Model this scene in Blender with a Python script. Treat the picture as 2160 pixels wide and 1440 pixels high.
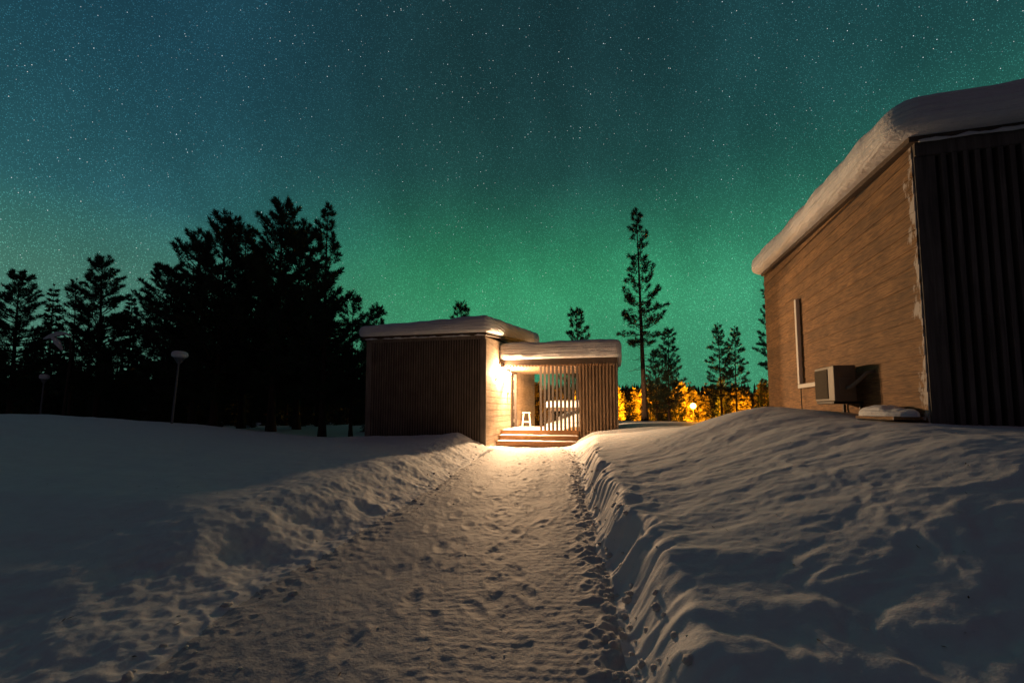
import bpy, math, random
import numpy as np
from mathutils import Vector, Matrix

# ------------------------------------------------------------------ clear
for o in list(bpy.data.objects):
    bpy.data.objects.remove(o)
SC = bpy.context.scene
COL = SC.collection
R = math.radians

# ------------------------------------------------------------------ camera
EYE = 1.37
cam = bpy.data.cameras.new("camera")
cam.lens, cam.sensor_width = 16.0, 36.0
cam.shift_y = 68.0 / 2160.0
cam.clip_start, cam.clip_end = 0.05, 3000
camo = bpy.data.objects.new("camera", cam)
camo.location = (0, 0, EYE)
camo.rotation_euler = (R(90 + 4.4), 0, 0)
COL.objects.link(camo)
SC.camera = camo

# ------------------------------------------------------------------ render look
SC.view_settings.view_transform = 'Standard'
SC.view_settings.look = 'None'
SC.view_settings.exposure = 0.0
SC.view_settings.gamma = 1.0
SC.render.film_transparent = False
SC.cycles.use_denoising = True
SC.cycles.max_bounces = 6
SC.cycles.diffuse_bounces = 3
SC.cycles.sample_clamp_indirect = 3.0

# ------------------------------------------------------------------ world: aurora night sky with stars
W = bpy.data.worlds.new("World")
SC.world = W
W.use_nodes = True
nt = W.node_tree
nt.nodes.clear()

def wn(kind, **kw):
    n = nt.nodes.new(kind)
    for k, v in kw.items():
        setattr(n, k, v)
    return n

def wl(a, b):
    nt.links.new(a, b)

def wmath(op, a, b=None, c=None, clamp=False):
    n = wn('ShaderNodeMath', operation=op)
    n.use_clamp = clamp
    for i, v in enumerate((a, b, c)):
        if v is None:
            continue
        if isinstance(v, (int, float)):
            n.inputs[i].default_value = v
        else:
            wl(v, n.inputs[i])
    return n.outputs[0]

def wrange(v, a, b, c=0.0, d=1.0):
    n = wn('ShaderNodeMapRange', interpolation_type='SMOOTHSTEP')
    wl(v, n.inputs[0])
    for i, x in enumerate((a, b, c, d)):
        n.inputs[i + 1].default_value = x
    return n.outputs[0]

def wramp(v, stops):
    n = wn('ShaderNodeValToRGB')
    wl(v, n.inputs[0])
    cr = n.color_ramp
    cr.interpolation = 'B_SPLINE'
    while len(cr.elements) < len(stops):
        cr.elements.new(0.5)
    for e, (p, c) in zip(cr.elements, stops):
        e.position = p
        e.color = (*c, 1)
    return n.outputs[0]

def wmix(f, a, b, mode='MIX'):
    n = wn('ShaderNodeMix', data_type='RGBA', blend_type=mode)
    if isinstance(f, (int, float)):
        n.inputs[0].default_value = f
    else:
        wl(f, n.inputs[0])
    for i, v in ((6, a), (7, b)):
        if isinstance(v, tuple):
            n.inputs[i].default_value = (*v, 1)
        else:
            wl(v, n.inputs[i])
    return n.outputs[2]

tc = wn('ShaderNodeTexCoord')
DIR = tc.outputs['Generated']
sep = wn('ShaderNodeSeparateXYZ')
wl(DIR, sep.inputs[0])
az = wmath('ARCTAN2', sep.outputs[0], sep.outputs[1])
el = wmath('ARCSINE', sep.outputs[2])
elf = wmath('DIVIDE', el, 0.85, clamp=True)
mid = wramp(elf, [(0.0, (.050, .240, .130)), (.25, (.037, .275, .125)), (.36, (.025, .200, .094)), (.465, (.018, .115, .074)), (.57, (.0135, .060, .057)), (.79, (.0095, .036, .043))])
lef = wramp(elf, [(0.0, (.085, .210, .150)), (.26, (.058, .185, .140)), (.345, (.036, .145, .130)), (.41, (.023, .104, .122)), (.61, (.0135, .064, .090)), (.75, (.012, .055, .082))])
rig = wramp(elf, [(0.0, (.060, .300, .160)), (.30, (.042, .270, .145)), (.45, (.020, .130, .090)), (.62, (.0125, .064, .066)), (.90, (.0125, .054, .066))])
wL = wrange(az, -0.10, -0.72)
wR = wrange(az, 0.12, 0.70)
sky = wmix(wL, mid, lef)
sky = wmix(wR, sky, rig)
# soft auroral patches and faint rays
comb = wn('ShaderNodeCombineXYZ')
wl(wmath('MULTIPLY', az, 3.2), comb.inputs[0])
wl(wmath('MULTIPLY', el, 2.2), comb.inputs[1])
nz = wn('ShaderNodeTexNoise')
wl(comb.outputs[0], nz.inputs['Vector'])
nz.inputs['Scale'].default_value = 2.3
nz.inputs['Detail'].default_value = 3.0
patch = wrange(nz.outputs['Fac'], 0.28, 0.74, 0.89, 1.12)
comb2 = wn('ShaderNodeCombineXYZ')
wl(wmath('MULTIPLY', az, 9.0), comb2.inputs[0])
wl(wmath('MULTIPLY', el, 1.2), comb2.inputs[1])
nz2 = wn('ShaderNodeTexNoise')
wl(comb2.outputs[0], nz2.inputs['Vector'])
nz2.inputs['Scale'].default_value = 1.3
nz2.inputs['Detail'].default_value = 1.0
rays = wrange(nz2.outputs['Fac'], 0.3, 0.7, 0.98, 1.02)
gain = wmath('MULTIPLY', patch, rays)

def blob(a0, e0, ra, re, amp):
    dx = wmath('DIVIDE', wmath('SUBTRACT', az, a0), ra)
    dy = wmath('DIVIDE', wmath('SUBTRACT', el, e0), re)
    r2 = wmath('ADD', wmath('MULTIPLY', dx, dx), wmath('MULTIPLY', dy, dy))
    return wmath('MULTIPLY', wmath('EXPONENT', wmath('MULTIPLY', r2, -1.0)), amp)

bl = wmath('ADD', blob(0.07, 0.24, 0.20, 0.10, 0.22), blob(0.40, 0.25, 0.15, 0.11, 0.24))
bl = wmath('ADD', bl, blob(0.16, 0.38, 0.10, 0.10, 0.22))
gain = wmath('MULTIPLY', gain, wmath('ADD', bl, 1.0))
g3 = wn('ShaderNodeCombineXYZ')
for i in range(3):
    wl(gain, g3.inputs[i])
sky = wmix(1.0, sky, g3.outputs[0], 'MULTIPLY')
# the unlit half of the night sky behind the camera and overhead
wB = wmath('MULTIPLY', wrange(sep.outputs[1], 0.05, 0.42), wrange(el, 1.25, 0.80))
sky = wmix(wB, (.0235, .0190, .0265), sky)

def stars(scale, r, power, strength, seedoff):
    mp = wn('ShaderNodeMapping')
    mp.inputs['Location'].default_value = (seedoff, seedoff * 1.7, seedoff * .3)
    mp.inputs['Scale'].default_value = (scale, scale, scale)
    wl(DIR, mp.inputs['Vector'])
    v = wn('ShaderNodeTexVoronoi', feature='F1')
    v.inputs['Scale'].default_value = 1.0
    wl(mp.outputs[0], v.inputs['Vector'])
    f = wrange(v.outputs['Distance'], r, r * .35)
    sp = wn('ShaderNodeSeparateColor')
    wl(v.outputs['Color'], sp.inputs[0])
    br = wmath('POWER', sp.outputs[0], power)
    s = wmath('MULTIPLY', wmath('MULTIPLY', f, br), strength)
    tint = wmix(sp.outputs[1], (1, .92, .82), (.80, .92, 1.0))
    c = wn('ShaderNodeCombineXYZ')
    for i in range(3):
        wl(s, c.inputs[i])
    return wmix(1.0, tint, c.outputs[0], 'MULTIPLY')

st = wmix(1.0, stars(46, .034, 3.5, 3.0, 3.1), stars(170, .115, 3.5, 1.5, 11.7), 'ADD')
fine = stars(560, .44, 1.6, 2.3, 23.9)      # countless unresolved stars
fine = wmix(1.0, fine, (.90, .90, .90), 'ADD')
sky = wmix(wrange(sep.outputs[1], .2, .5), sky, wmix(1.0, sky, fine, 'MULTIPLY'))
front = wrange(el, 0.02, 0.25)
f3 = wn('ShaderNodeCombineXYZ')
for i in range(3):
    wl(front, f3.inputs[i])
st = wmix(1.0, st, f3.outputs[0], 'MULTIPLY')
sky = wmix(1.0, sky, st, 'ADD')
bg = wn('ShaderNodeBackground')
wl(sky, bg.inputs['Color'])
bg.inputs['Strength'].default_value = 1.0
out = wn('ShaderNodeOutputWorld')
wl(bg.outputs[0], out.inputs['Surface'])
W.cycles.sampling_method = 'MANUAL'
W.cycles.sample_map_resolution = 512

# ------------------------------------------------------------------ materials
def newmat(name):
    m = bpy.data.materials.new(name)
    m.use_nodes = True
    t = m.node_tree
    b = t.nodes['Principled BSDF']
    return m, t, b

def simple(name, col, rough=.6, metal=0.0, var=.25, scale=6.0, bump=0.0):
    m, t, b = newmat(name)
    co = t.nodes.new('ShaderNodeTexCoord')
    n = t.nodes.new('ShaderNodeTexNoise')
    n.inputs['Scale'].default_value = scale
    n.inputs['Detail'].default_value = 6
    t.links.new(co.outputs['Object'], n.inputs['Vector'])
    mr = t.nodes.new('ShaderNodeMapRange')
    mr.inputs[3].default_value = 1 - var
    mr.inputs[4].default_value = 1 + var
    t.links.new(n.outputs['Fac'], mr.inputs[0])
    mx = t.nodes.new('ShaderNodeMix')
    mx.data_type = 'RGBA'
    mx.blend_type = 'MULTIPLY'
    mx.inputs[0].default_value = 1
    mx.inputs[6].default_value = (*col, 1)
    t.links.new(mr.outputs[0], mx.inputs[7])
    t.links.new(mx.outputs[2], b.inputs['Base Color'])
    b.inputs['Roughness'].default_value = rough
    b.inputs['Metallic'].default_value = metal
    if bump:
        bp = t.nodes.new('ShaderNodeBump')
        bp.inputs['Strength'].default_value = bump
        bp.inputs['Distance'].default_value = .01
        t.links.new(n.outputs['Fac'], bp.inputs['Height'])
        t.links.new(bp.outputs[0], b.inputs['Normal'])
    return m

def wood(name, c1, c2, along='y', rough=.75, sc=1.0, board=0.0, off=0.0, frost=False, bump=.35):
    """grain stretched along one local axis; optional per-board tone by height"""
    m, t, b = newmat(name)
    L = t.links.new
    co = t.nodes.new('ShaderNodeTexCoord')
    mp = t.nodes.new('ShaderNodeMapping')
    s = {'x': (1.2, 22, 22), 'y': (22, 1.2, 22), 'z': (22, 22, 1.2)}[along]
    mp.inputs['Scale'].default_value = tuple(k * sc for k in s)
    L(co.outputs['Object'], mp.inputs['Vector'])
    n = t.nodes.new('ShaderNodeTexNoise')
    n.inputs['Scale'].default_value = 1.0
    n.inputs['Detail'].default_value = 7
    n.inputs['Roughness'].default_value = .65
    n.inputs['Distortion'].default_value = .6
    vec = mp.outputs[0]
    tone = None
    if board:
        sx = t.nodes.new('ShaderNodeSeparateXYZ')
        L(co.outputs['Object'], sx.inputs[0])
        a = t.nodes.new('ShaderNodeMath'); a.operation = 'SUBTRACT'
        L(sx.outputs[2], a.inputs[0]); a.inputs[1].default_value = off
        d = t.nodes.new('ShaderNodeMath'); d.operation = 'DIVIDE'
        L(a.outputs[0], d.inputs[0]); d.inputs[1].default_value = board
        f = t.nodes.new('ShaderNodeMath'); f.operation = 'FLOOR'
        L(d.outputs[0], f.inputs[0])
        wnz = t.nodes.new('ShaderNodeTexWhiteNoise')
        wnz.noise_dimensions = '1D'
        L(f.outputs[0], wnz.inputs['W'])
        tone = wnz.outputs['Value']
        va = t.nodes.new('ShaderNodeVectorMath'); va.operation = 'MULTIPLY_ADD'
        L(wnz.outputs['Color'], va.inputs[0])
        va.inputs[1].default_value = (30, 30, 30)
        L(mp.outputs[0], va.inputs[2])
        vec = va.outputs[0]
    L(vec, n.inputs['Vector'])
    cr = t.nodes.new('ShaderNodeValToRGB')
    cr.color_ramp.elements[0].position = .36
    cr.color_ramp.elements[0].color = (*c1, 1)
    cr.color_ramp.elements[1].position = .64
    cr.color_ramp.elements[1].color = (*c2, 1)
    L(n.outputs['Fac'], cr.inputs[0])
    # weathering patches
    n2 = t.nodes.new('ShaderNodeTexNoise')
    n2.inputs['Scale'].default_value = 1.7
    n2.inputs['Detail'].default_value = 5
    L(co.outputs['Object'], n2.inputs['Vector'])
    mr = t.nodes.new('ShaderNodeMapRange')
    mr.inputs[1].default_value = .3; mr.inputs[2].default_value = .7
    mr.inputs[3].default_value = .78; mr.inputs[4].default_value = 1.15
    L(n2.outputs['Fac'], mr.inputs[0])
    val = mr.outputs[0]
    if tone is not None:
        m2 = t.nodes.new('ShaderNodeMapRange')
        m2.inputs[3].default_value = .84; m2.inputs[4].default_value = 1.12
        L(tone, m2.inputs[0])
        mm = t.nodes.new('ShaderNodeMath'); mm.operation = 'MULTIPLY'
        L(val, mm.inputs[0]); L(m2.outputs[0], mm.inputs[1])
        val = mm.outputs[0]
    mx = t.nodes.new('ShaderNodeMix')
    mx.data_type = 'RGBA'; mx.blend_type = 'MULTIPLY'; mx.inputs[0].default_value = 1
    L(cr.outputs[0], mx.inputs[6]); L(val, mx.inputs[7])
    colout = mx.outputs[2]
    if frost:      # hoarfrost stuck to the boards by the near corner
        sx2 = t.nodes.new('ShaderNodeSeparateXYZ')
        L(co.outputs['Object'], sx2.inputs[0])
        m3 = t.nodes.new('ShaderNodeMapping')
        m3.inputs['Scale'].default_value = (4, 4.5, 2.2)
        L(co.outputs['Object'], m3.inputs['Vector'])
        n3 = t.nodes.new('ShaderNodeTexNoise')
        n3.inputs['Scale'].default_value = 1.0
        n3.inputs['Detail'].default_value = 8
        n3.inputs['Roughness'].default_value = .7
        L(m3.outputs[0], n3.inputs['Vector'])
        fall = t.nodes.new('ShaderNodeMapRange')
        fall.inputs[1].default_value = 0.0; fall.inputs[2].default_value = frost
        fall.inputs[3].default_value = .20; fall.inputs[4].default_value = -.12
        L(sx2.outputs[1], fall.inputs[0])
        fa = t.nodes.new('ShaderNodeMath'); fa.operation = 'ADD'
        L(n3.outputs['Fac'], fa.inputs[0]); L(fall.outputs[0], fa.inputs[1])
        fm = t.nodes.new('ShaderNodeMapRange')
        fm.inputs[1].default_value = .64; fm.inputs[2].default_value = .70
        fm.inputs[3].default_value = 0.0; fm.inputs[4].default_value = .85
        L(fa.outputs[0], fm.inputs[0])
        fx = t.nodes.new('ShaderNodeMix'); fx.data_type = 'RGBA'
        L(fm.outputs[0], fx.inputs[0]); L(colout, fx.inputs[6])
        fx.inputs[7].default_value = (.62, .58, .54, 1)
        colout = fx.outputs[2]
    L(colout, b.inputs['Base Color'])
    b.inputs['Roughness'].default_value = rough
    bp = t.nodes.new('ShaderNodeBump')
    bp.inputs['Strength'].default_value = bump
    bp.inputs['Distance'].default_value = .004
    L(n.outputs['Fac'], bp.inputs['Height'])
    L(bp.outputs[0], b.inputs['Normal'])
    return m

def snow_mat(name, col=(.80, .83, .87), fine=70.0, bump=.5, dist=.006, sss=.035, layers=False):
    m, t, b = newmat(name)
    L = t.links.new
    co = t.nodes.new('ShaderNodeTexCoord')
    n = t.nodes.new('ShaderNodeTexNoise')
    n.inputs['Scale'].default_value = fine
    n.inputs['Detail'].default_value = 4
    L(co.outputs['Object'], n.inputs['Vector'])
    n1 = t.nodes.new('ShaderNodeTexNoise')
    n1.inputs['Scale'].default_value = 7.0
    n1.inputs['Detail'].default_value = 5
    L(co.outputs['Object'], n1.inputs['Vector'])
    ad = t.nodes.new('ShaderNodeMath'); ad.operation = 'MULTIPLY_ADD'
    L(n1.outputs['Fac'], ad.inputs[0]); ad.inputs[1].default_value = 2.2
    L(n.outputs['Fac'], ad.inputs[2])
    hgt = ad.outputs[0]
    if layers:      # wind-packed layers showing on the cut sides
        ml = t.nodes.new('ShaderNodeMapping')
        ml.inputs['Scale'].default_value = (.8, .8, 17)
        L(co.outputs['Object'], ml.inputs['Vector'])
        nl = t.nodes.new('ShaderNodeTexNoise')
        nl.inputs['Scale'].default_value = 1.0
        nl.inputs['Detail'].default_value = 5
        L(ml.outputs[0], nl.inputs['Vector'])
        a2 = t.nodes.new('ShaderNodeMath'); a2.operation = 'MULTIPLY_ADD'
        L(nl.outputs['Fac'], a2.inputs[0]); a2.inputs[1].default_value = 6.0
        L(hgt, a2.inputs[2])
        hgt = a2.outputs[0]
    bp = t.nodes.new('ShaderNodeBump')
    bp.inputs['Strength'].default_value = bump
    bp.inputs['Distance'].default_value = dist
    L(hgt, bp.inputs['Height'])
    L(bp.outputs[0], b.inputs['Normal'])
    mr = t.nodes.new('ShaderNodeMapRange')
    mr.inputs[3].default_value = .90; mr.inputs[4].default_value = 1.06
    L(n1.outputs['Fac'], mr.inputs[0])
    mx = t.nodes.new('ShaderNodeMix')
    mx.data_type = 'RGBA'; mx.blend_type = 'MULTIPLY'; mx.inputs[0].default_value = 1
    mx.inputs[6].default_value = (*col, 1)
    L(mr.outputs[0], mx.inputs[7])
    L(mx.outputs[2], b.inputs['Base Color'])
    b.inputs['Roughness'].default_value = .7
    b.inputs['Specular IOR Level'].default_value = .25
    b.inputs['Subsurface Weight'].default_value = .55
    b.inputs['Subsurface Radius'].default_value = (1.0, .9, .8)
    b.inputs['Subsurface Scale'].default_value = sss
    return m

def emit(name, col, s):
    m, t, b = newmat(name)
    b.inputs['Base Color'].default_value = (*col, 1)
    b.inputs['Emission Color'].default_value = (*col, 1)
    b.inputs['Emission Strength'].default_value = s
    return m

BH = 0.225   # siding board height
M = dict(
    snow=snow_mat("snow_surface"),
    path=snow_mat("trodden_snow", (.57, .575, .60), 55, .7, .008),
    cap=snow_mat("roof_snow_surface", (.80, .81, .83), 30, .9, .013, .015, True),
    siding=wood("weathered_siding", (.34, .245, .165), (.54, .415, .295), 'y', .8, 1.0, BH, 0.0, .55, .10),
    siding2=wood("brown_stained_siding", (.100, .051, .020), (.345, .182, .068), 'y', .8, 3.0, BH, 0.0, .42, .25),
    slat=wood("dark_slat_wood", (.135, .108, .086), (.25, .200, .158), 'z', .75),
    slatblack=wood("black_and_shaded_slat_wood", (.080, .066, .055), (.165, .136, .112), 'z', .75),  # near-black slats; on the open porch screen the tone paints shade
    slatlit=wood("lit_slat_wood", (.20, .125, .07), (.36, .235, .14), 'z', .75),  # lit copy of the slat wood, porch lamplight put into its colour
    dark=simple("dark_backing_board", (.010, .008, .007), .85),
    trim=wood("dark_trim_wood", (.050, .034, .024), (.105, .070, .048), 'x', .7),
    deck=wood("oiled_deck_wood", (.18, .080, .028), (.38, .185, .070), 'x', .65),
    door=wood("brown_door_wood", (.050, .035, .026), (.10, .070, .050), 'z', .5),
    frame=simple("dark_door_frame", (.05, .036, .028), .55),
    metal=simple("brushed_steel", (.62, .60, .57), .3, .9, .1),
    black=simple("black_metal", (.015, .015, .016), .45, .4, .2),
    white=simple("white_paint", (.72, .68, .62), .5, 0, .06),
    acbody=simple("grey_beige_enamel", (.18, .15, .112), .45, 0, .06),
    acgrill=simple("fan_grille_grey", (.125, .108, .085), .5, 0, .2, 30),
    rubber=simple("pipe_insulation", (.20, .17, .14), .8),
    bark=wood("pine_bark", (.025, .017, .012), (.085, .052, .033), 'z', .95, .6),
    needle=simple("pine_needles", (.030, .050, .022), .7, 0, .5, 1.5),
    needle2=simple("spruce_needles", (.026, .048, .026), .7, 0, .5, 1.5),
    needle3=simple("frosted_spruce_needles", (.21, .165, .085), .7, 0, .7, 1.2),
    farwood=simple("far_forest_needles", (.030, .040, .022), .9, 0, .5, .3),
    galv=simple("galvanised_post", (.16, .17, .18), .5, .5, .2),
    litter=simple("brown_needle_litter", (.05, .035, .02), .9),
    bulb=emit("porch_bulb", (1.0, .78, .52), 160.0),
    sodium=emit("sodium_globe", (1.0, .52, .08), 24.0),
)

_g = M['acgrill'].node_tree.nodes['Principled BSDF']
_g.inputs['Roughness'].default_value = .95
_g.inputs['Specular IOR Level'].default_value = .05

# ------------------------------------------------------------------ mesh helpers
class MB:
    def __init__(self):
        self.v, self.f = [], []

    def box(self, x0, x1, y0, y1, z0, z1):
        b = len(self.v)
        self.v += [(x0, y0, z0), (x1, y0, z0), (x1, y1, z0), (x0, y1, z0), (x0, y0, z1), (x1, y0, z1), (x1, y1, z1), (x0, y1, z1)]
        self.f += [tuple(b + i for i in q) for q in ((3, 2, 1, 0), (4, 5, 6, 7), (0, 1, 5, 4), (1, 2, 6, 5), (2, 3, 7, 6), (3, 0, 4, 7))]
        return self

    def hexa(self, p):   # 4 bottom then 4 top points
        b = len(self.v)
        self.v += [tuple(q) for q in p]
        self.f += [tuple(b + i for i in q) for q in ((3, 2, 1, 0), (4, 5, 6, 7), (0, 1, 5, 4), (1, 2, 6, 5), (2, 3, 7, 6), (3, 0, 4, 7))]
        return self

    def tube(self, pts, radii, n=8, cap=True):
        pts = [Vector(p) for p in pts]
        if isinstance(radii, (int, float)):
            radii = [radii] * len(pts)
        base = len(self.v)
        for i, p in enumerate(pts):
            d = (pts[min(i + 1, len(pts) - 1)] - pts[max(i - 1, 0)]).normalized()
            a = Vector((1, 0, 0)) if abs(d.x) < .8 else Vector((0, 1, 0))
            u = d.cross(a).normalized()
            w = d.cross(u)
            for k in range(n):
                t = 2 * math.pi * k / n
                q = p + (u * math.cos(t) + w * math.sin(t)) * radii[i]
                self.v.append(tuple(q))
        for i in range(len(pts) - 1):
            for k in range(n):
                a0 = base + i * n + k
                a1 = base + i * n + (k + 1) % n
                self.f.append((a0, a1, a1 + n, a0 + n))
        if cap:
            self.f.append(tuple(base + k for k in range(n))[::-1])
            self.f.append(tuple(base + (len(pts) - 1) * n + k for k in range(n)))
        return self

    def lathe(self, prof, n=24, c=(0, 0, 0)):
        base = len(self.v)
        for r, z in prof:
            for k in range(n):
                t = 2 * math.pi * k / n
                self.v.append((c[0] + r * math.cos(t), c[1] + r * math.sin(t), c[2] + z))
        for i in range(len(prof) - 1):
            for k in range(n):
                a0 = base + i * n + k
                a1 = base + i * n + (k + 1) % n
                self.f.append((a0, a1, a1 + n, a0 + n))
        self.f.append(tuple(base + k for k in range(n))[::-1])
        self.f.append(tuple(base + (len(prof) - 1) * n + k for k in range(n)))
        return self

    def build(self, name, mat, parent=None, smooth=False, bevel=0.0, loc=None):
        me = bpy.data.meshes.new(name)
        me.from_pydata(self.v, [], self.f)
        me.update()
        if smooth:
            me.polygons.foreach_set('use_smooth', [True] * len(me.polygons))
        me.materials.append(mat)
        o = bpy.data.objects.new(name, me)
        COL.objects.link(o)
        if parent is not None:
            o.parent = parent
        if loc:
            o.location = loc
        if bevel:
            md = o.modifiers.new('bevel', 'BEVEL')
            md.width = bevel
            md.segments = 2
            md.limit_method = 'ANGLE'
        return o

def empty(name, loc, rz=0.0):
    o = bpy.data.objects.new(name, None)
    o.location = loc
    o.rotation_euler = (0, 0, rz)
    COL.objects.link(o)
    return o

def tag(o, label=None, cat=None, group=None, kind=None):
    if label:
        o['label'] = label
    if cat:
        o['category'] = cat
    if group:
        o['group'] = group
    if kind:
        o['kind'] = kind
    return o

def raw_mesh(name, verts, faces_flat, n_per, mat, smooth=False):
    """fast mesh from numpy; all faces have n_per corners"""
    me = bpy.data.meshes.new(name)
    nv, nf = len(verts), len(faces_flat) // n_per
    me.vertices.add(nv)
    me.vertices.foreach_set('co', np.asarray(verts, dtype=np.float32).ravel())
    me.loops.add(nf * n_per)
    me.loops.foreach_set('vertex_index', np.asarray(faces_flat, dtype=np.int32))
    me.polygons.add(nf)
    me.polygons.foreach_set('loop_start', np.arange(nf, dtype=np.int32) * n_per)
    me.update(calc_edges=True)
    me.polygons.foreach_set('use_smooth', np.full(nf, smooth))
    me.materials.append(mat)
    return me

# ------------------------------------------------------------------ noise
def _hash(ix, iy, seed):
    h = (ix.astype(np.int64) * 374761393 + iy.astype(np.int64) * 668265263 + seed * 974634777) & 0xffffffff
    h = ((h ^ (h >> 13)) * 1274126177) & 0xffffffff
    return h ^ (h >> 16)

def perlin(x, y, seed=0):
    x0 = np.floor(x); y0 = np.floor(y)
    fx = x - x0; fy = y - y0
    u = fx * fx * fx * (fx * (fx * 6 - 15) + 10)
    v = fy * fy * fy * (fy * (fy * 6 - 15) + 10)
    def g(dx, dy):
        a = _hash(x0 + dx, y0 + dy, seed).astype(np.float64) * (2 * np.pi / 4294967296.0)
        return np.cos(a) * (fx - dx) + np.sin(a) * (fy - dy)
    n0 = g(0, 0) * (1 - u) + g(1, 0) * u
    n1 = g(0, 1) * (1 - u) + g(1, 1) * u
    return (n0 * (1 - v) + n1 * v) * 1.5

def fbm(x, y, seed=0, octv=4, gain=.5):
    s = 0; a = 1.0; t = 0
    for i in range(octv):
        s = s + a * perlin(x * 2 ** i, y * 2 ** i, seed + i * 17)
        t += a
        a *= gain
    return s / t

def ss(t):
    t = np.clip(t, 0, 1)
    return t * t * (3 - 2 * t)

# ------------------------------------------------------------------ the buildings' common frame
TH = math.atan2(.271, .963)
RZ = -TH                             # heading of the right-hand cabin
EUL = np.array((math.cos(TH), -math.sin(TH)))
ESL = np.array((math.sin(TH), math.cos(TH)))
CTH = math.atan(.238)                # heading of the far cabin
EU = np.array((math.cos(CTH), -math.sin(CTH)))
ES = np.array((math.sin(CTH), math.cos(CTH)))
RZC = -CTH
CAB = np.array((-.936, 15.5))     # near corner of the far cabin
LOD = np.array((5.03, 5.5))       # near corner of the right-hand cabin

# ------------------------------------------------------------------ terrain
YR = [-8, 0, 2.3, 3.4, 5.5, 9.5, 11, 13, 16.8, 20]
XR = [.62, .64, .67, .76, .96, 1.42, 1.60, 1.72, 1.72, 1.9]
YL = [-8, 0, 2.3, 3.4, 5.5, 9.5, 13, 16.5, 20]
XL = [-2.1, -2.1, -2.1, -2.1, -1.75, -1.22, -.90, -.45, -.3]

def gauss(x, y, cx, cy, rx, ry):
    return np.exp(-((x - cx) / rx) ** 2 - ((y - cy) / ry) ** 2)

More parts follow.
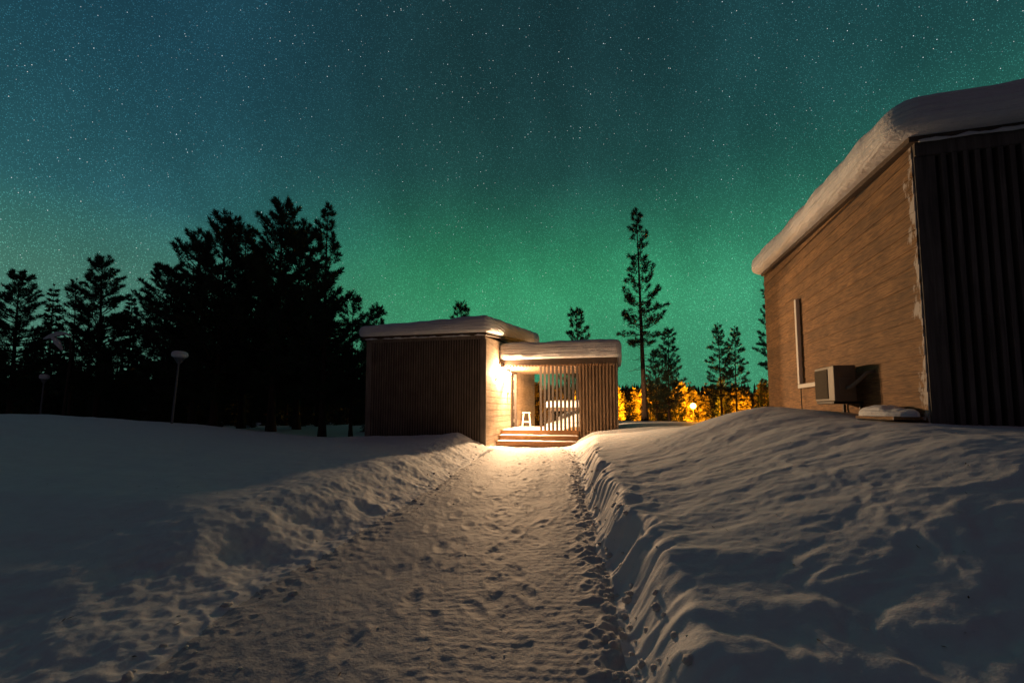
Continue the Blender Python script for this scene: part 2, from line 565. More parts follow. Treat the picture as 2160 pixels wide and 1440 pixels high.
def H(x, y, detail=True):
    x = np.asarray(x, dtype=np.float64); y = np.asarray(y, dtype=np.float64)
    wob = .10 * fbm(y * .9, y * 0 + 3.3, 5, 3) if detail else 0
    xr = np.interp(y, YR, XR) + wob
    xl = np.interp(y, YL, XL) - wob
    tr = x - xr
    tl = xl - x
    fold = 0
    if detail:
        wx = fbm(x * .8, y * .5, 31, 2) * .6
        fold = .16 * fbm(x * 1.3 + wx, y * .75 + wx, 41, 3)
    trn = tr + fold
    wr = np.interp(y, [0, 9, 12, 16.5], [.46, .36, .6, 1.5])
    if detail:
        trn = trn + .10 * fbm(y * 1.9, x * .4, 43, 3, .55) + .03 * fbm(y * 6.5, x * 1.5, 47, 2)
    hr = np.interp(y, [0, 9, 13, 17, 24], [.50, .50, .46, .50, .45])
    gr = np.interp(y, [0, 8.5, 13, 17, 24], [.73, .76, .42, .22, .20])
    right = hr * ss(trn / wr) + gr * ss((tr - .30) / 3.4)
    right = right + .16 * gauss(x, y, 4.5, 8.6, 1.6, 1.6)
    fR = .44 + .56 * ss((y - .5) / 3.6)
    right = right * fR
    fL = .10 + .90 * ss((y - 2.3) / 3.4)
    lh = np.interp(y, [0, 5.5, 9, 14, 18], [.42, .42, .34, .34, .36]) * fL
    left = lh * ss((tl + fold * .8) / 1.25)
    left = left - .05 * ss((tl - 1.0) / 2.5)
    left = left + .92 * gauss(x, y, -14.0, 12.0, 6.0, 7.5)
    left = left + .25 * gauss(x, y, -1.65, 14.2, .80, 1.2) + .16 * gauss(x, y, -3.5, 15.2, 2.0, .9)
    left = left - .32 * gauss(x, y, -7.0, 21, 4.0, 4.0)
    z = np.where(tr > 0, right, 0) + np.where(tl > 0, left, 0)
    z = z - .15 * (1 - ss((y - 1) / 9.0))
    # flat ground under the porch and cabin, a bank behind the porch
    a = (x - CAB[0]) * EU[0] + (y - CAB[1]) * EU[1]
    b = (x - CAB[0]) * ES[0] + (y - CAB[1]) * ES[1]
    under = ss((a - .2) / .4) * ss((4.3 - a) / .4) * ss((b - 2.5) / .4) * ss((6.6 - b) / .5)
    z = z * (1 - under)
    z = z + .75 * ss((a - .4) / 1.0) * ss((4.3 - a) / .8) * ss((b - 5.6) / 1.2) * ss((13 - b) / 3.0)
    # step front stays clear
    # ground falls away towards the road and rises to a wooded hill far off
    z = z - 3.0 * ss((y - 24) / 34) * ss((x + 6) / 12)
    z = z - .8 * ss((y - 24) / 30) * (1 - ss((x + 6) / 12))
    z = z + 15.0 * ss((y - 95) / 260)
    if detail:
        d = np.sqrt(x * x + y * y)
        path = ss((-tr + .05) / .35) * ss((-tl + .05) / .35)
        bank = 1 - path
        far = ss((30 - d) / 15)
        # trodden path: lumps, footprints, groomer ribs
        lump = fbm(x * 3.2, y * 2.6, 71, 4, .6)
        lump2 = np.abs(fbm(x * 7.5, y * 6.5, 81, 3, .55))
        z = z + path * far * (.012 * lump + .008 * (.25 - lump2) + .026 * fbm(x * .9, y * .8, 91, 2) + .004 * fbm(x * 16, y * 13, 95, 2))
        fw = (x - xl) / (xr - xl)
        for c_ in (.30, .74):      # shallow vehicle ruts
            rz0 = np.exp(-((fw - c_ - .03 * fbm(y * .4, y * 0 + c_ * 9, 201, 2)) * (xr - xl) / .17) ** 2)
            z = z - path * far * .022 * rz0 * (.7 + .6 * fbm(y * 1.1, x * .5, 203, 2))
        rib = np.sin(y * 2 * np.pi / .075 + 2.2 * fbm(x * 1.5, y * 1.5, 15, 2) * 3)
        rz_ = ss((fbm(x * .8, y * .5, 99, 2) + .12) / .3)
        z = z + path * far * rz_ * .0014 * rib * ss((7 - y) / 3)
        # rough crumbs along the foot of both banks
        foot = np.exp(-((tr + .02) / .22) ** 2) + .45 * np.exp(-((tl + .02) / .30) ** 2)
        cr = 1 - np.abs(fbm(x * 4.2, y * 3.6, 111, 3, .5)) * 2.6
        z = z + far * foot * .045 * np.clip(cr, 0, 1) ** 1.3
        # wind-carved right bank
        rb = ss(tr / .25) * far
        wx = fbm(x * .7, y * .6, 131, 3) * .9
        n1 = fbm(x * .95 + wx, y * 1.15 + wx * .6, 121, 4, .36)
        rid = 1 - np.abs(fbm(x * 1.1 + wx * 1.4, y * 1.7 - wx, 141, 3, .5)) * 2.4
        near = np.interp(y, [0, 5, 9, 14], [1.0, 1.0, .55, .35]) * (1 - .55 * ss((tr - 2.2) / 1.6))
        z = z + rb * near * (.062 * n1 + .016 * rid + .020 * fbm(x * 2.3 + wx * 1.5, y * 2.9 - wx, 145, 3, .45))
        z = z + rb * (.0045 * fbm(x * 4 + wx * 3, y * 6, 151, 3) + .004 * fbm(x * 14, y * 14, 155, 2))
        # ploughed left bank
        lb = ss(tl / .25) * far
        rough = np.interp(tl, [0, .8, 1.6, 3.2], [1, .9, .45, .16])
        z = z + lb * rough * (.085 * fbm(x * 2.0, y * 1.5, 161, 5, .55) + .022 * (.3 - np.abs(fbm(x * 4.5, y * 3.5, 171, 3))))
        z = z + lb * (.085 * fbm(x * .5, y * .5, 181, 3) + .022 * fbm(x * 1.4, y * 1.3, 183, 3))
        z = z + (1 - far) * .25 * fbm(x * .08, y * .08, 191, 3)
    return z

def Hs(x, y):
    return float(H(np.array([x]), np.array([y]))[0])

def spaced(start, end, fn):
    out = [start]
    while out[-1] < end:
        out.append(out[-1] + fn(out[-1]))
    return out

xp = spaced(0, 420, lambda x: .0155 if x < 3.0 else .0155 + .034 * (x - 3.0))
xs = np.array([-v for v in xp[:0:-1]] + xp)
ys_a = spaced(-9, 1.3, lambda y: max(.02, .10 + .10 * (-y if y < 0 else -.8 * y)))
ys_b = spaced(1.3, 24, lambda y: max(.014, .0046 * y))
ys_c = spaced(ys_b[-1], 520, lambda y: .12 + .045 * (y - 23.5))
ys = np.array(ys_a[:-1] + ys_b + ys_c[1:])
GX, GY = np.meshgrid(xs, ys)
GZ = H(GX, GY)
nx, ny = len(xs), len(ys)
# footprints pressed into the path
rng = np.random.default_rng(12)
prints = []
for tr_ in range(4):          # walking tracks up and down the path
    c0 = (.36, .48, .58, .66)[tr_]
    yy = 1.7 + .2 * tr_
    k = 0
    while yy < 15.5:
        fl, fr = np.interp(yy, YL, XL), np.interp(yy, YR, XR)
        cc = fl + (fr - fl) * (c0 + .07 * math.sin(yy * .7 + tr_ * 2))
        prints.append((cc + (.10 if k % 2 else -.10) + rng.normal(0, .03), yy, rng.normal(0, .14)))
        yy += .66 + rng.normal(0, .05)
        k += 1
for k in range(26):
    yy = 1.8 + 13 * rng.random() ** 1.3
    prints.append((np.interp(yy, YL, XL) + .3 + rng.random() * 1.9, yy, rng.normal(0, .5)))
for fx, fy, an in prints:
    j0, j1 = np.searchsorted(ys, [fy - .3, fy + .3])
    i0, i1 = np.searchsorted(xs, [fx - .3, fx + .3])
    if i1 <= i0 or j1 <= j0:
        continue
    dx = GX[j0:j1, i0:i1] - fx
    dy = GY[j0:j1, i0:i1] - fy
    u = (dx * math.cos(an) + dy * math.sin(an)) / .058
    v = (-dx * math.sin(an) + dy * math.cos(an)) / .150
    r2 = u * u + v * v
    GZ[j0:j1, i0:i1] += -(.006 + .008 * rng.random()) * np.exp(-r2 ** 1.5) + .005 * np.exp(-(np.sqrt(r2) - 1.5) ** 2 * 5)
V = np.stack([GX, GY, GZ], -1).reshape(-1, 3)
idx = np.arange(nx * ny).reshape(ny, nx)
Q = np.stack([idx[:-1, :-1], idx[:-1, 1:], idx[1:, 1:], idx[1:, :-1]], -1).reshape(-1, 4)
# smooth normals of the whole sheet, shared by both pieces so no seam shows
dzdx = np.gradient(GZ, xs, axis=1)
dzdy = np.gradient(GZ, ys, axis=0)
N = np.stack([-dzdx, -dzdy, np.ones_like(GZ)], -1).reshape(-1, 3)
N /= np.linalg.norm(N, axis=1, keepdims=True)
cx = .25 * (GX[:-1, :-1] + GX[:-1, 1:] + GX[1:, 1:] + GX[1:, :-1]).ravel()
cy = .25 * (GY[:-1, :-1] + GY[:-1, 1:] + GY[1:, 1:] + GY[1:, :-1]).ravel()
wobc = .10 * fbm(cy * .9, cy * 0 + 3.3, 5, 3)
onpath = (cx < np.interp(cy, YR, XR) + wobc) & (cx > np.interp(cy, YL, XL) - wobc) & (cy < 17.3)

def sheet(name, mask, mat):
    q = Q[mask]
    used, inv = np.unique(q, return_inverse=True)
    me = raw_mesh(name, V[used], inv.astype(np.int32).ravel(), 4, mat, True)
    me.normals_split_custom_set_from_vertices(N[used].astype(np.float32))
    o = bpy.data.objects.new(name, me)
    COL.objects.link(o)
    o['kind'] = 'structure'
    return o

sheet('snow_ground', ~onpath, M['snow'])
sheet('path', onpath, M['path'])

# ------------------------------------------------------------------ snow slabs on roofs
def snow_slab(name, parent, a0, a1, b0, b1, zf, thick, over, rad, seed, mat, dome=.10, n=150, tilt=0.0):
    """rounded pillow over the local rectangle a0..a1 x b0..b1; zf(a,b) is the roof surface"""
    ca, cb = (a0 + a1) / 2, (b0 + b1) / 2
    ha, hb = (a1 - a0) / 2, (b1 - b0) / 2
    prof = [(-.10, 0.0), (.25, -.005), (.62, .02), (.86, .12), (.98, .27), (1.0, .42), (.96, .58), (.84, .74), (.60, .87), (.25, .955), (-.15, 1.0), (-.9, 1.03)]
    rings = []
    for o, h in prof:
        rings.append((o * over, h * thick))
    mh = min(ha, hb)
    for k in (.25, .45, .65, .85, .97):
        rings.append((-(over * .9 + (mh - over) * k), thick * 1.03 + dome * math.sin(k * math.pi / 2)))
    vs, fs = [], []
    per = []
    for k in range(n):
        t = k / n
        per.append(t)
    def ringpts(off):
        A, B = max(ha + off, .02), max(hb + off, .02)
        r = max(min(rad + off * .9, A, B), .015)
        segs = [(B - r) * 2, r * math.pi / 2, (A - r) * 2, r * math.pi / 2] * 2
        # parameterise by fixed fractions measured on the reference outline
        Ar, Br, rr = ha, hb, rad
        ref = [(Br - rr) * 2, rr * math.pi / 2 + .3, (Ar - rr) * 2, rr * math.pi / 2 + .3] * 2
        tot = sum(ref)
        pts = []
        for t in per:
            s = t * tot
            for i in range(8):
                if s <= ref[i] or i == 7:
                    f = s / ref[i] if ref[i] > 0 else 0
                    break
                s -= ref[i]
            f = min(max(f, 0), 1)
            if i == 0: p = (A, -(B - r) + f * 2 * (B - r))
            elif i == 1: p = (A - r + r * math.cos(f * math.pi / 2), B - r + r * math.sin(f * math.pi / 2))
            elif i == 2: p = ((A - r) - f * 2 * (A - r), B)
            elif i == 3: p = (-(A - r) - r * math.sin(f * math.pi / 2), B - r + r * math.cos(f * math.pi / 2))
            elif i == 4: p = (-A, (B - r) - f * 2 * (B - r))
            elif i == 5: p = (-(A - r) - r * math.cos(f * math.pi / 2), -(B - r) - r * math.sin(f * math.pi / 2))
            elif i == 6: p = (-(A - r) + f * 2 * (A - r), -B)
            else: p = ((A - r) + r * math.sin(f * math.pi / 2), -(B - r) - r * math.cos(f * math.pi / 2))
            pts.append(p)
        return np.array(pts)
    for ri, (off, h) in enumerate(rings):
        p = ringpts(off)
        x = ca + p[:, 0]; y = cb + p[:, 1]
        edge = 1.0 if off > -.3 else .4
        nzv = fbm(x * 1.3 + seed, y * 1.3, seed, 3)
        nzh = fbm(x * .9 + y * .9, np.full_like(x, h * 6 + seed), seed + 7, 3)
        lay = .30 * np.sin(h / thick * 15 + nzh * 3.0) if off > 0 else 0
        nrm = p / (np.linalg.norm(p, axis=1, keepdims=True) + 1e-6)
        k = edge * min(over, .16) * (.24 * nzv + .10 * lay + .12 * nzh)
        if off > -.3:
            x = x + nrm[:, 0] * k
            y = y + nrm[:, 1] * k
        z = zf(np.clip(x, a0, a1), np.clip(y, b0, b1)) + h * (1 + .10 * nzv) * (1 + tilt * np.clip((x - ca) / ha, -1, 1)) + (.03 * nzh if h > .02 else 0)
        for i in range(n):
            vs.append((x[i], y[i], z[i]))
    nr = len(rings)
    for r_ in range(nr - 1):
        for i in range(n):
            j = (i + 1) % n
            fs.append((r_ * n + i, r_ * n + j, (r_ + 1) * n + j, (r_ + 1) * n + i))
    fs.append(tuple(range(n))[::-1])
    fs.append(tuple((nr - 1) * n + i for i in range(n)))
    mb = MB()
    mb.v, mb.f = vs, fs
    return mb.build(name, mat, parent, True)

def siding(mb, b0, b1, z0, ztop, out=-1, proud=.007):
    """lapped horizontal boards on the plane a=0, facing the side 'out' (+1 / -1 along a)"""
    z = z0
    k = math.floor(z0 / BH)
    while True:
        za, zb = k * BH, (k + 1) * BH
        k += 1
        lo = max(za, z0)
        if lo >= max(ztop(b0), ztop(b1)):
            break
        t0, t1 = min(zb, ztop(b0)), min(zb, ztop(b1))
        if t0 <= lo + .002 and t1 <= lo + .002:
            break
        bb0, bb1 = b0, b1
        if t0 <= lo + .002:      # board only exists where the wall is still tall enough
            f = (lo + .01 - ztop(b0)) / (ztop(b1) - ztop(b0))
            bb0 = b0 + (b1 - b0) * f
            t0 = lo + .008
        if t1 <= lo + .002:
            f = (lo + .01 - ztop(b1)) / (ztop(b0) - ztop(b1))
            bb1 = b1 + (b0 - b1) * f
            t1 = lo + .008
        po, pi = out * proud, out * .004
        bk = -out * .02
        mb.hexa([(bk, bb0, lo + .001), (po, bb0, lo + .001), (po, bb1, lo + .001), (bk, bb1, lo + .001),
                 (bk, bb0, t0), (pi, bb0, t0), (pi, bb1, t1), (bk, bb1, t1)])
    return mb

# ------------------------------------------------------------------ far cabin with the lit porch
cab = empty('wooden_cabin', (CAB[0], CAB[1], 0), RZC)
tag(cab, 'flat roofed wooden cabin at the end of the snow path with brightly lit slatted porch', 'cabin')
CL, CD, CZ = 4.45, 9.3, 3.86
ctop = lambda b: CZ + .098 * b
DB0, DB1 = 3.78, 4.92
DTOP = 2.92
mb = MB()
mb.hexa([(-CL, 0.02, -.4), (-.17, 0.02, -.4), (-.17, CD, -.4), (-CL, CD, -.4), (-CL, 0.02, ctop(0)), (-.17, 0.02, ctop(0)), (-.17, CD, ctop(CD)), (-CL, CD, ctop(CD))])
mb.box(-.168, -.022, .02, DB0 - .001, -.4, ctop(0) - .01)
mb.box(-.168, -.022, DB1 + .001, CD, -.4, ctop(DB1) - .01)
mb.build('wall_core', M['dark'], cab)
sd = MB()
siding(sd, 0.0, DB0, -.35, ctop, 1)
siding(sd, DB1, CD, -.35, ctop, 1)
siding(sd, DB0 + .002, DB1 - .002, DTOP + .05, ctop, 1)
siding(sd, DB0 + .002, DB1 - .002, -.35, lambda b: .55, 1)
side = sd.build('siding_wall', M['siding'], cab)
# slatted front
sl = MB()
npitch = 43
x0, x1 = -CL + .20, -.16
for i in range(npitch):
    x = x0 + (x1 - x0) * (i + .5) / npitch
    sl.box(x - .0225, x + .0225, -.042, .018, -.35, ctop(0) - .10)
sl.build('slat_screen', M['slat'], cab)
tr = MB()
tr.box(-.145, .062, -.050, -.002, -.35, ctop(0) - .10)  # trim board; its overhang past the side wall is added to cut lamplight
tr.box(-CL - .03, -CL + .185, -.048, .018, -.35, ctop(0) - .10)
tr.box(-CL - .03, .026, -.056, .016, ctop(0) - .098, ctop(0) + .02)
tr.build('corner_board', M['slat'], cab)
# roof slab
rf = MB()
ra0, ra1, rb0, rb1 = -CL - .16, .09, -.13, CD + .25
z_ = lambda b: ctop(b) + .022
rf.hexa([(ra0, rb0, z_(rb0)), (ra1, rb0, z_(rb0)), (ra1, rb1, z_(rb1)), (ra0, rb1, z_(rb1)),
         (ra0, rb0, z_(rb0) + .11), (ra1, rb0, z_(rb0) + .11), (ra1, rb1, z_(rb1) + .11), (ra0, rb1, z_(rb1) + .11)])
roof = rf.build('roof', M['trim'], cab)
cap = snow_slab('snow_cap', cab, ra0, ra1, rb0, rb1, lambda a, b: CZ + .098 * b + .136, .48, .15, .12, 3, M['cap'], .05, 260, .20)
# crust of snow left on the fascia
def crust(a0, a1, b, z, seed, parent, r=.03):
    m = MB()
    n = 110
    t = np.linspace(a0, a1, n)
    rr = r * np.clip(.55 + 1.5 * fbm(t * 1.7 + seed, t * 0 + seed, seed, 4, .6), .08, 1.6)
    zz = z + .018 * fbm(t * 2.5, t * 0 + 3, seed + 3, 3)
    m.tube([(t[i], b - .4 * rr[i], zz[i] + rr[i] * .6) for i in range(n)], [float(v) for v in rr], 8)
    return m.build('fascia_snow', M['cap'], parent, True)
crust(-4.5, .02, rb0 + .006, z_(rb0) + .0, 3, cab, .034)
ch = MB().lathe([(.16, -.45), (.16, .05), (.21, .06), (.21, .13), (.17, .17)], 20)
ch.build('chimney', M['black'], cab, loc=(-1.45, 2.0, ctop(2.0) + .55))
# door
fr = MB()
fr.box(-.16, .016, DB0, DB0 + .075, .575, DTOP + .05)
fr.box(-.16, .016, DB1 - .075, DB1, .575, DTOP + .05)
fr.box(-.16, .016, DB0 + .076, DB1 - .076, DTOP - .03, DTOP + .05)
fr.box(-.02, .05, DB0 + .076, DB1 - .076, .575, .615)
door = empty('door', (0, 0, 0)); door.parent = cab
fr.build('door_frame', M['frame'], door)
dl = MB()
dl.box(-.16, -.122, DB0 + .078, DB1 - .078, .617, DTOP - .032)
for k in range(6):
    y0 = DB0 + .085 + k * .163
    dl.box(-.124, -.114, y0, y0 + .15, .65, DTOP - .06)
dl.build('door_leaf', M['door'], door)
hd = MB()
hd.tube([(-.115, DB0 + .14, 1.62), (-.03, DB0 + .14, 1.62), (-.028, DB0 + .28, 1.62)], .012, 8)
hd.box(-.116, -.106, DB0 + .11, DB0 + .17, 1.50, 1.72)
hd.build('handle', M['metal'], door)
for zh in (.85, 1.42, 2.15, 2.70):
    MB().tube([(-.10, DB1 - .095, zh - .07), (-.10, DB1 - .095, zh + .07)], .020, 8).build('hinge', M['metal'], door)
# house number and small wall vent
cu = bpy.data.curves.new('house_number', 'FONT')
cu.body = "22"
cu.size = .26
cu.extrude = .006
no = bpy.data.objects.new('house_number_text', cu)
COL.objects.link(no)
dg = bpy.context.evaluated_depsgraph_get()
nme = bpy.data.meshes.new_from_object(no.evaluated_get(dg))
bpy.data.objects.remove(no)
nme.materials.clear()
nme.materials.append(M['black'])
no = bpy.data.objects.new('house_number', nme)
COL.objects.link(no)
no.parent = cab
no.location = (.022, 1.36, 2.47)
no.rotation_euler = (R(90), 0, R(90))
vt = MB()
vt.box(-.01, .05, 1.95, 2.13, 3.24, 3.46)
for k in range(4):
    vt.box(.048, .062, 1.97, 2.11, 3.27 + k * .048, 3.29 + k * .048)
vt.build('wall_vent', M['siding'], cab)
# doorbell-sized box by the door
MB().box(.0, .05, 3.16, 3.24, 1.92, 2.06).build('switch_box', M['black'], cab, bevel=.008)
# porch lamp
LA, LB, LZ = .10, 3.12, 2.78
lamp = empty('wall_lamp', (0, 0, 0)); lamp.parent = cab
MB().box(.0, .06, LB - .045, LB + .045, LZ + .02, LZ + .20).build('lamp_bracket', M['black'], lamp)
MB().lathe([(.05, .05), (.055, .06), (.055, .20), (.05, .21)], 16, (LA, LB, LZ)).build('lamp_body', M['black'], lamp)
MB().lathe([(.01, -.075), (.05, -.062), (.075, -.02), (.078, .01), (.062, .045), (.02, .052)], 18, (LA, LB, LZ)).build('lamp_globe', M['bulb'], lamp, True)
ld = bpy.data.lights.new('porch_light', 'POINT')
ld.energy = 2250
ld.color = (1.0, .61, .315)
ld.shadow_soft_size = .045
lo = bpy.data.objects.new('porch_light', ld)
lo.parent = cab
lo.location = (LA + .02, LB, LZ - .13)
COL.objects.link(lo)
# added fin, no part of the sconce: blocks its light towards the left bank
MB().box(.0, .156, 2.795, 2.803, 2.36, 2.86).build('added_light_fin', M['white'], lamp)
# second lamp hung at the front edge of the porch ceiling
CA, CB, CZL = .12, 1.925, 2.87
lamp2 = empty('ceiling_lamp', (0, 0, 0)); lamp2.parent = cab
MB().box(CA - .05, CA + .05, CB - .03, CB + .045, CZL + .06, CZL + .24).build('lamp_body', M['black'], lamp2)
MB().lathe([(.01, -.06), (.045, -.048), (.062, -.01), (.060, .03), (.04, .062)], 16, (CA, CB, CZL)).build('lamp_globe', M['bulb'], lamp2, True)
ld = bpy.data.lights.new('porch_light', 'POINT')
ld.energy = 1100
ld.color = (1.0, .61, .315)
ld.shadow_soft_size = .05
lo = bpy.data.objects.new('porch_light', ld)
lo.parent = cab
lo.location = (CA + .01, CB - .02, CZL - .11)
COL.objects.link(lo)
# porch deck
DZ = .57
PB = 2.12      # plane of the slatted front
dk = MB()
for k in range(34):
    y = PB + .005 + k * .125
    if y > 6.3:
        break
    dk.box(.03, 4.24, y, y + .117, DZ - .03, DZ)
deck = dk.build('deck', M['deck'], cab)
MB().box(.03, 2.99, PB - .03, PB, DZ - .17, DZ + .002).build('deck_edge', M['deck'], cab, bevel=.006)
stp = MB()
for i, (b0, zt, xr_) in enumerate(((1.76, .385, 3.0), (1.40, .20, 3.0))):
    stp.box(.03, xr_, b0, b0 + .36, zt - .045, zt)
    stp.box(.03, xr_, b0 + .02, b0 + .05, zt - .19, zt - .047)
steps = stp.build('steps', M['deck'], cab, bevel=.005)
# thin snow on the step treads and door side of the deck
def film(name, x0, x1, y0, y1, z, seed, th=.022):
    nxx, nyy = 60, 12
    gx, gy = np.meshgrid(np.linspace(x0, x1, nxx), np.linspace(y0, y1, nyy))
    hh = th * (.55 + .9 * fbm(gx * 3 + seed, gy * 6, seed, 3))
    edge = np.minimum(np.minimum(gx - x0, x1 - gx), np.minimum(gy - y0, y1 - gy))
    hh = np.where(edge <= 1e-6, -.004, np.maximum(hh, .003))
    v = np.stack([gx, gy, z + hh], -1).reshape(-1, 3)
    ii = np.arange(nxx * nyy).reshape(nyy, nxx)
    q = np.stack([ii[:-1, :-1], ii[:-1, 1:], ii[1:, 1:], ii[1:, :-1]], -1).reshape(-1)
    o = bpy.data.objects.new(name, raw_mesh(name, v, q, 4, M['cap'], True))
    COL.objects.link(o)
    return o
for (y0, y1, z0, s) in ((1.77, 2.10, .386, 1), (1.41, 1.75, .201, 2)):
    f = film('tread_snow', .06, 2.96, y0, y1, z0, s, .03)
    f.parent = steps
f = film('deck_snow', .06, 2.4, PB + .01, 5.6, DZ + .001, 5, .018)
f.parent = deck
# porch roof
PT = 3.03
PX = 4.36
pr = MB()
pr.box(.03, PX + .06, PB - .14, 6.2, PT + .06, PT + .19)
pr.box(.03, PX + .06, PB - .165, PB - .142, PT - .01, PT + .21)
proof = pr.build('porch_roof', M['trim'], cab)
jo = MB()
for k in range(34):
    x = .08 + k * .123
    jo.box(x, x + .055, PB - .09, 6.0, PT - .055, PT + .058)
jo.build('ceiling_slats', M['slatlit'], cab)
snow_slab('porch_snow_cap', cab, .10, PX + .08, PB - .18, 6.2, lambda a, b: PT + .215 + 0 * a, .64, .13, .16, 9, M['cap'], .06, 220)
MB().box(.03, PX + .07, PB - .172, PB - .15, PT + .195, PT + .222).build('drip_edge', M['black'], cab)
# slatted screens of the porch
os_ = MB()
for k in range(10):
    x = 1.53 + k * .152
    os_.box(x, x + .088, PB + .02, PB + .075, DZ + .004, PT - .06)
os_.build('open_slat_screen', M['slatblack'], cab)  # darker wood stands in for the unlit fronts of these slats
cs = MB()
for k in range(11):
    x = 3.02 + k * .123
    cs.box(x, x + .056, PB - .03, PB + .03, -.2, PT - .012)
cs.box(2.995, PX, PB + .075, PB + .095, -.2, PT - .06)
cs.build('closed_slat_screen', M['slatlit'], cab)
ps = MB()
ps.box(PX - .005, PX + .05, PB - .06, PB + .06, -.2, PT - .012)
for k in range(15):
    y = PB + .12 + k * .27
    ps.box(PX + .005, PX + .045, y, y + .19, -.2, PT + .05)
ps.box(PX - .03, PX + .004, PB + .1, 6.1, -.2, PT + .05)
ps.build('porch_side_screen', M['slat'], cab)

def W2(a, b, base=CAB):
    p = base + EU * a + ES * b
    return float(p[0]), float(p[1])

# ------------------------------------------------------------------ stool on the deck
sx, sy = W2(.62, 4.05)
stool = empty('stool', (sx, sy, DZ + .012), RZC + .25)
tag(stool, 'white wooden stool with splayed legs standing on the porch beside the door', 'stool')
MB().box(-.17, .17, -.13, .13, .60, .635).build('seat', M['white'], stool, bevel=.01)
for a in (-1, 1):
    for b in (-1, 1):
        t, f = Vector((a * .115, b * .085, .60)), Vector((a * .175, b * .13, 0))
        q = .021
        MB().hexa([(f.x - q, f.y - q, 0), (f.x + q, f.y - q, 0), (f.x + q, f.y + q, 0), (f.x - q, f.y + q, 0),
                   (t.x - q, t.y - q, .6), (t.x + q, t.y - q, .6), (t.x + q, t.y + q, .6), (t.x - q, t.y + q, .6)]).build('leg', M['white'], stool)
for b in (-1, 1):
    MB().box(-.14, .14, b * .108 - .012, b * .108 + .012, .22, .26).build('stretcher', M['white'], stool)
for a in (-1, 1):
    MB().box(a * .15 - .012, a * .15 + .012, -.095, .095, .30, .335).build('stretcher', M['white'], stool)

# ------------------------------------------------------------------ snow covered bench table behind the slats
tx, ty = W2(2.25, 6.65)
tab = empty('garden_table', (tx, ty, DZ), RZC)
tag(tab, 'wooden table topped with thick snow behind the upright porch slats', 'table')
tt = MB()
for k in range(5):
    tt.box(-1.15, 1.15, -.36 + k * .146, -.36 + k * .146 + .136, .82, .86)
tt.box(-1.05, 1.05, -.33, -.29, .70, .818)
tt.box(-1.05, 1.05, .29, .33, .70, .818)
tt.build('tabletop', M['trim'], tab)
for a in (-1, 1):
    for b in (-1, 1):
        q = .045
        fx_, tx_ = a * 1.06, a * .98
        MB().hexa([(fx_ - q, b * .33 - q, 0), (fx_ + q, b * .33 - q, 0), (fx_ + q, b * .33 + q, 0), (fx_ - q, b * .33 + q, 0),
                   (tx_ - q, b * .235 - q, .70), (tx_ + q, b * .235 - q, .70), (tx_ + q, b * .235 + q, .70), (tx_ - q, b * .235 + q, .70)]).build('leg', M['trim'], tab)
snow_slab('snow_cap', tab, -1.15, 1.15, -.37, .37, lambda a, b: .862 + 0 * a, .27, .05, .10, 21, M['cap'], .06, 120)

def heap(name, loc, rx, ry, h, seed, rz=0, flat=1.0, p=2.2, rough=1.0):
    n, m = 40, 14
    vs, fs = [], []
    for j in range(m + 1):
        t = j / m
        for i in range(n):
            a = 2 * math.pi * i / n
            rr = math.sin(t * math.pi / 2) ** .8
            cxx = abs(math.cos(a)) ** (2 / p) * math.copysign(1, math.cos(a))
            cyy = abs(math.sin(a)) ** (2 / p) * math.copysign(1, math.sin(a))
            vs.append([rx * rr * cxx, ry * rr * cyy, h * (math.cos(t * math.pi / 2) ** flat)])
    v = np.array(vs)
    k = fbm(v[:, 0] * 2.5 + seed, v[:, 1] * 2.5 + v[:, 2] * 2, seed, 4, .55)
    v[:, 2] *= np.maximum(1 + .35 * rough * k, .1)
    v[:, 0] *= (1 + .10 * rough * k)
    v[:, 1] *= (1 + .10 * rough * k)
    for j in range(m):
        for i in range(n):
            i2 = (i + 1) % n
            fs.append((j * n + i, (j + 1) * n + i, (j + 1) * n + i2, j * n + i2))
    b = MB()
    b.v = [tuple(q) for q in v]
    b.f = fs + [tuple(m * n + i for i in range(n))]
    o = b.build(name, M['cap'], None, True)
    o.location = loc
    o.rotation_euler = (0, 0, rz)
    return o

hx, hy = W2(2.3, 6.3)
tag(heap('snow_pile', (hx, hy, DZ - .01), 1.30, .60, .20, 33, RZC, .8), 'white snow heap banked against the table legs behind the porch slats', 'snow pile')

# ------------------------------------------------------------------ right-hand cabin
lod = empty('timber_cabin', (LOD[0], LOD[1], 0), RZ)
tag(lod, 'tall brown timber cabin close by on the bank with snow curling over its roof edge', 'cabin')
LL, LD = 6.5, 7.05
z0top, z1top = 4.66, 4.66 + .048 * LD
ltop = lambda b: z0top + (z1top - z0top) * b / LD
LBASE = .9
mb = MB()
mb.hexa([(.02, .02, LBASE), (LL, .02, LBASE), (LL, LD - .02, LBASE), (.02, LD - .02, LBASE), (.02, .02, ltop(0)), (LL, .02, ltop(0)), (LL, LD - .02, ltop(LD)), (.02, LD - .02, ltop(LD))])
mb.build('wall_core', M['dark'], lod)
sd = MB()
siding(sd, 0.0, LD, LBASE, ltop, -1, .013)
sd.build('siding_wall', M['siding2'], lod)
sl = MB()
for i in range(52):
    x = .27 + i * .112
    if x > LL - .05:
        break
    sl.box(x, x + .052, -.05, .018, LBASE, ltop(0) - .16)
sl.build('slat_screen', M['slatblack'], lod)
tr = MB()
tr.box(.006, .22, -.030, .016, LBASE, ltop(0) - .16)
tr.box(.006, LL, -.058, .014, ltop(0) - .158, ltop(0) + .01)
tr.build('corner_board', M['slatblack'], lod)
rf = MB()
ra0, ra1, rb0, rb1 = -.07, LL + .1, -.10, LD + .02
z2 = lambda b: ltop(b) + .012
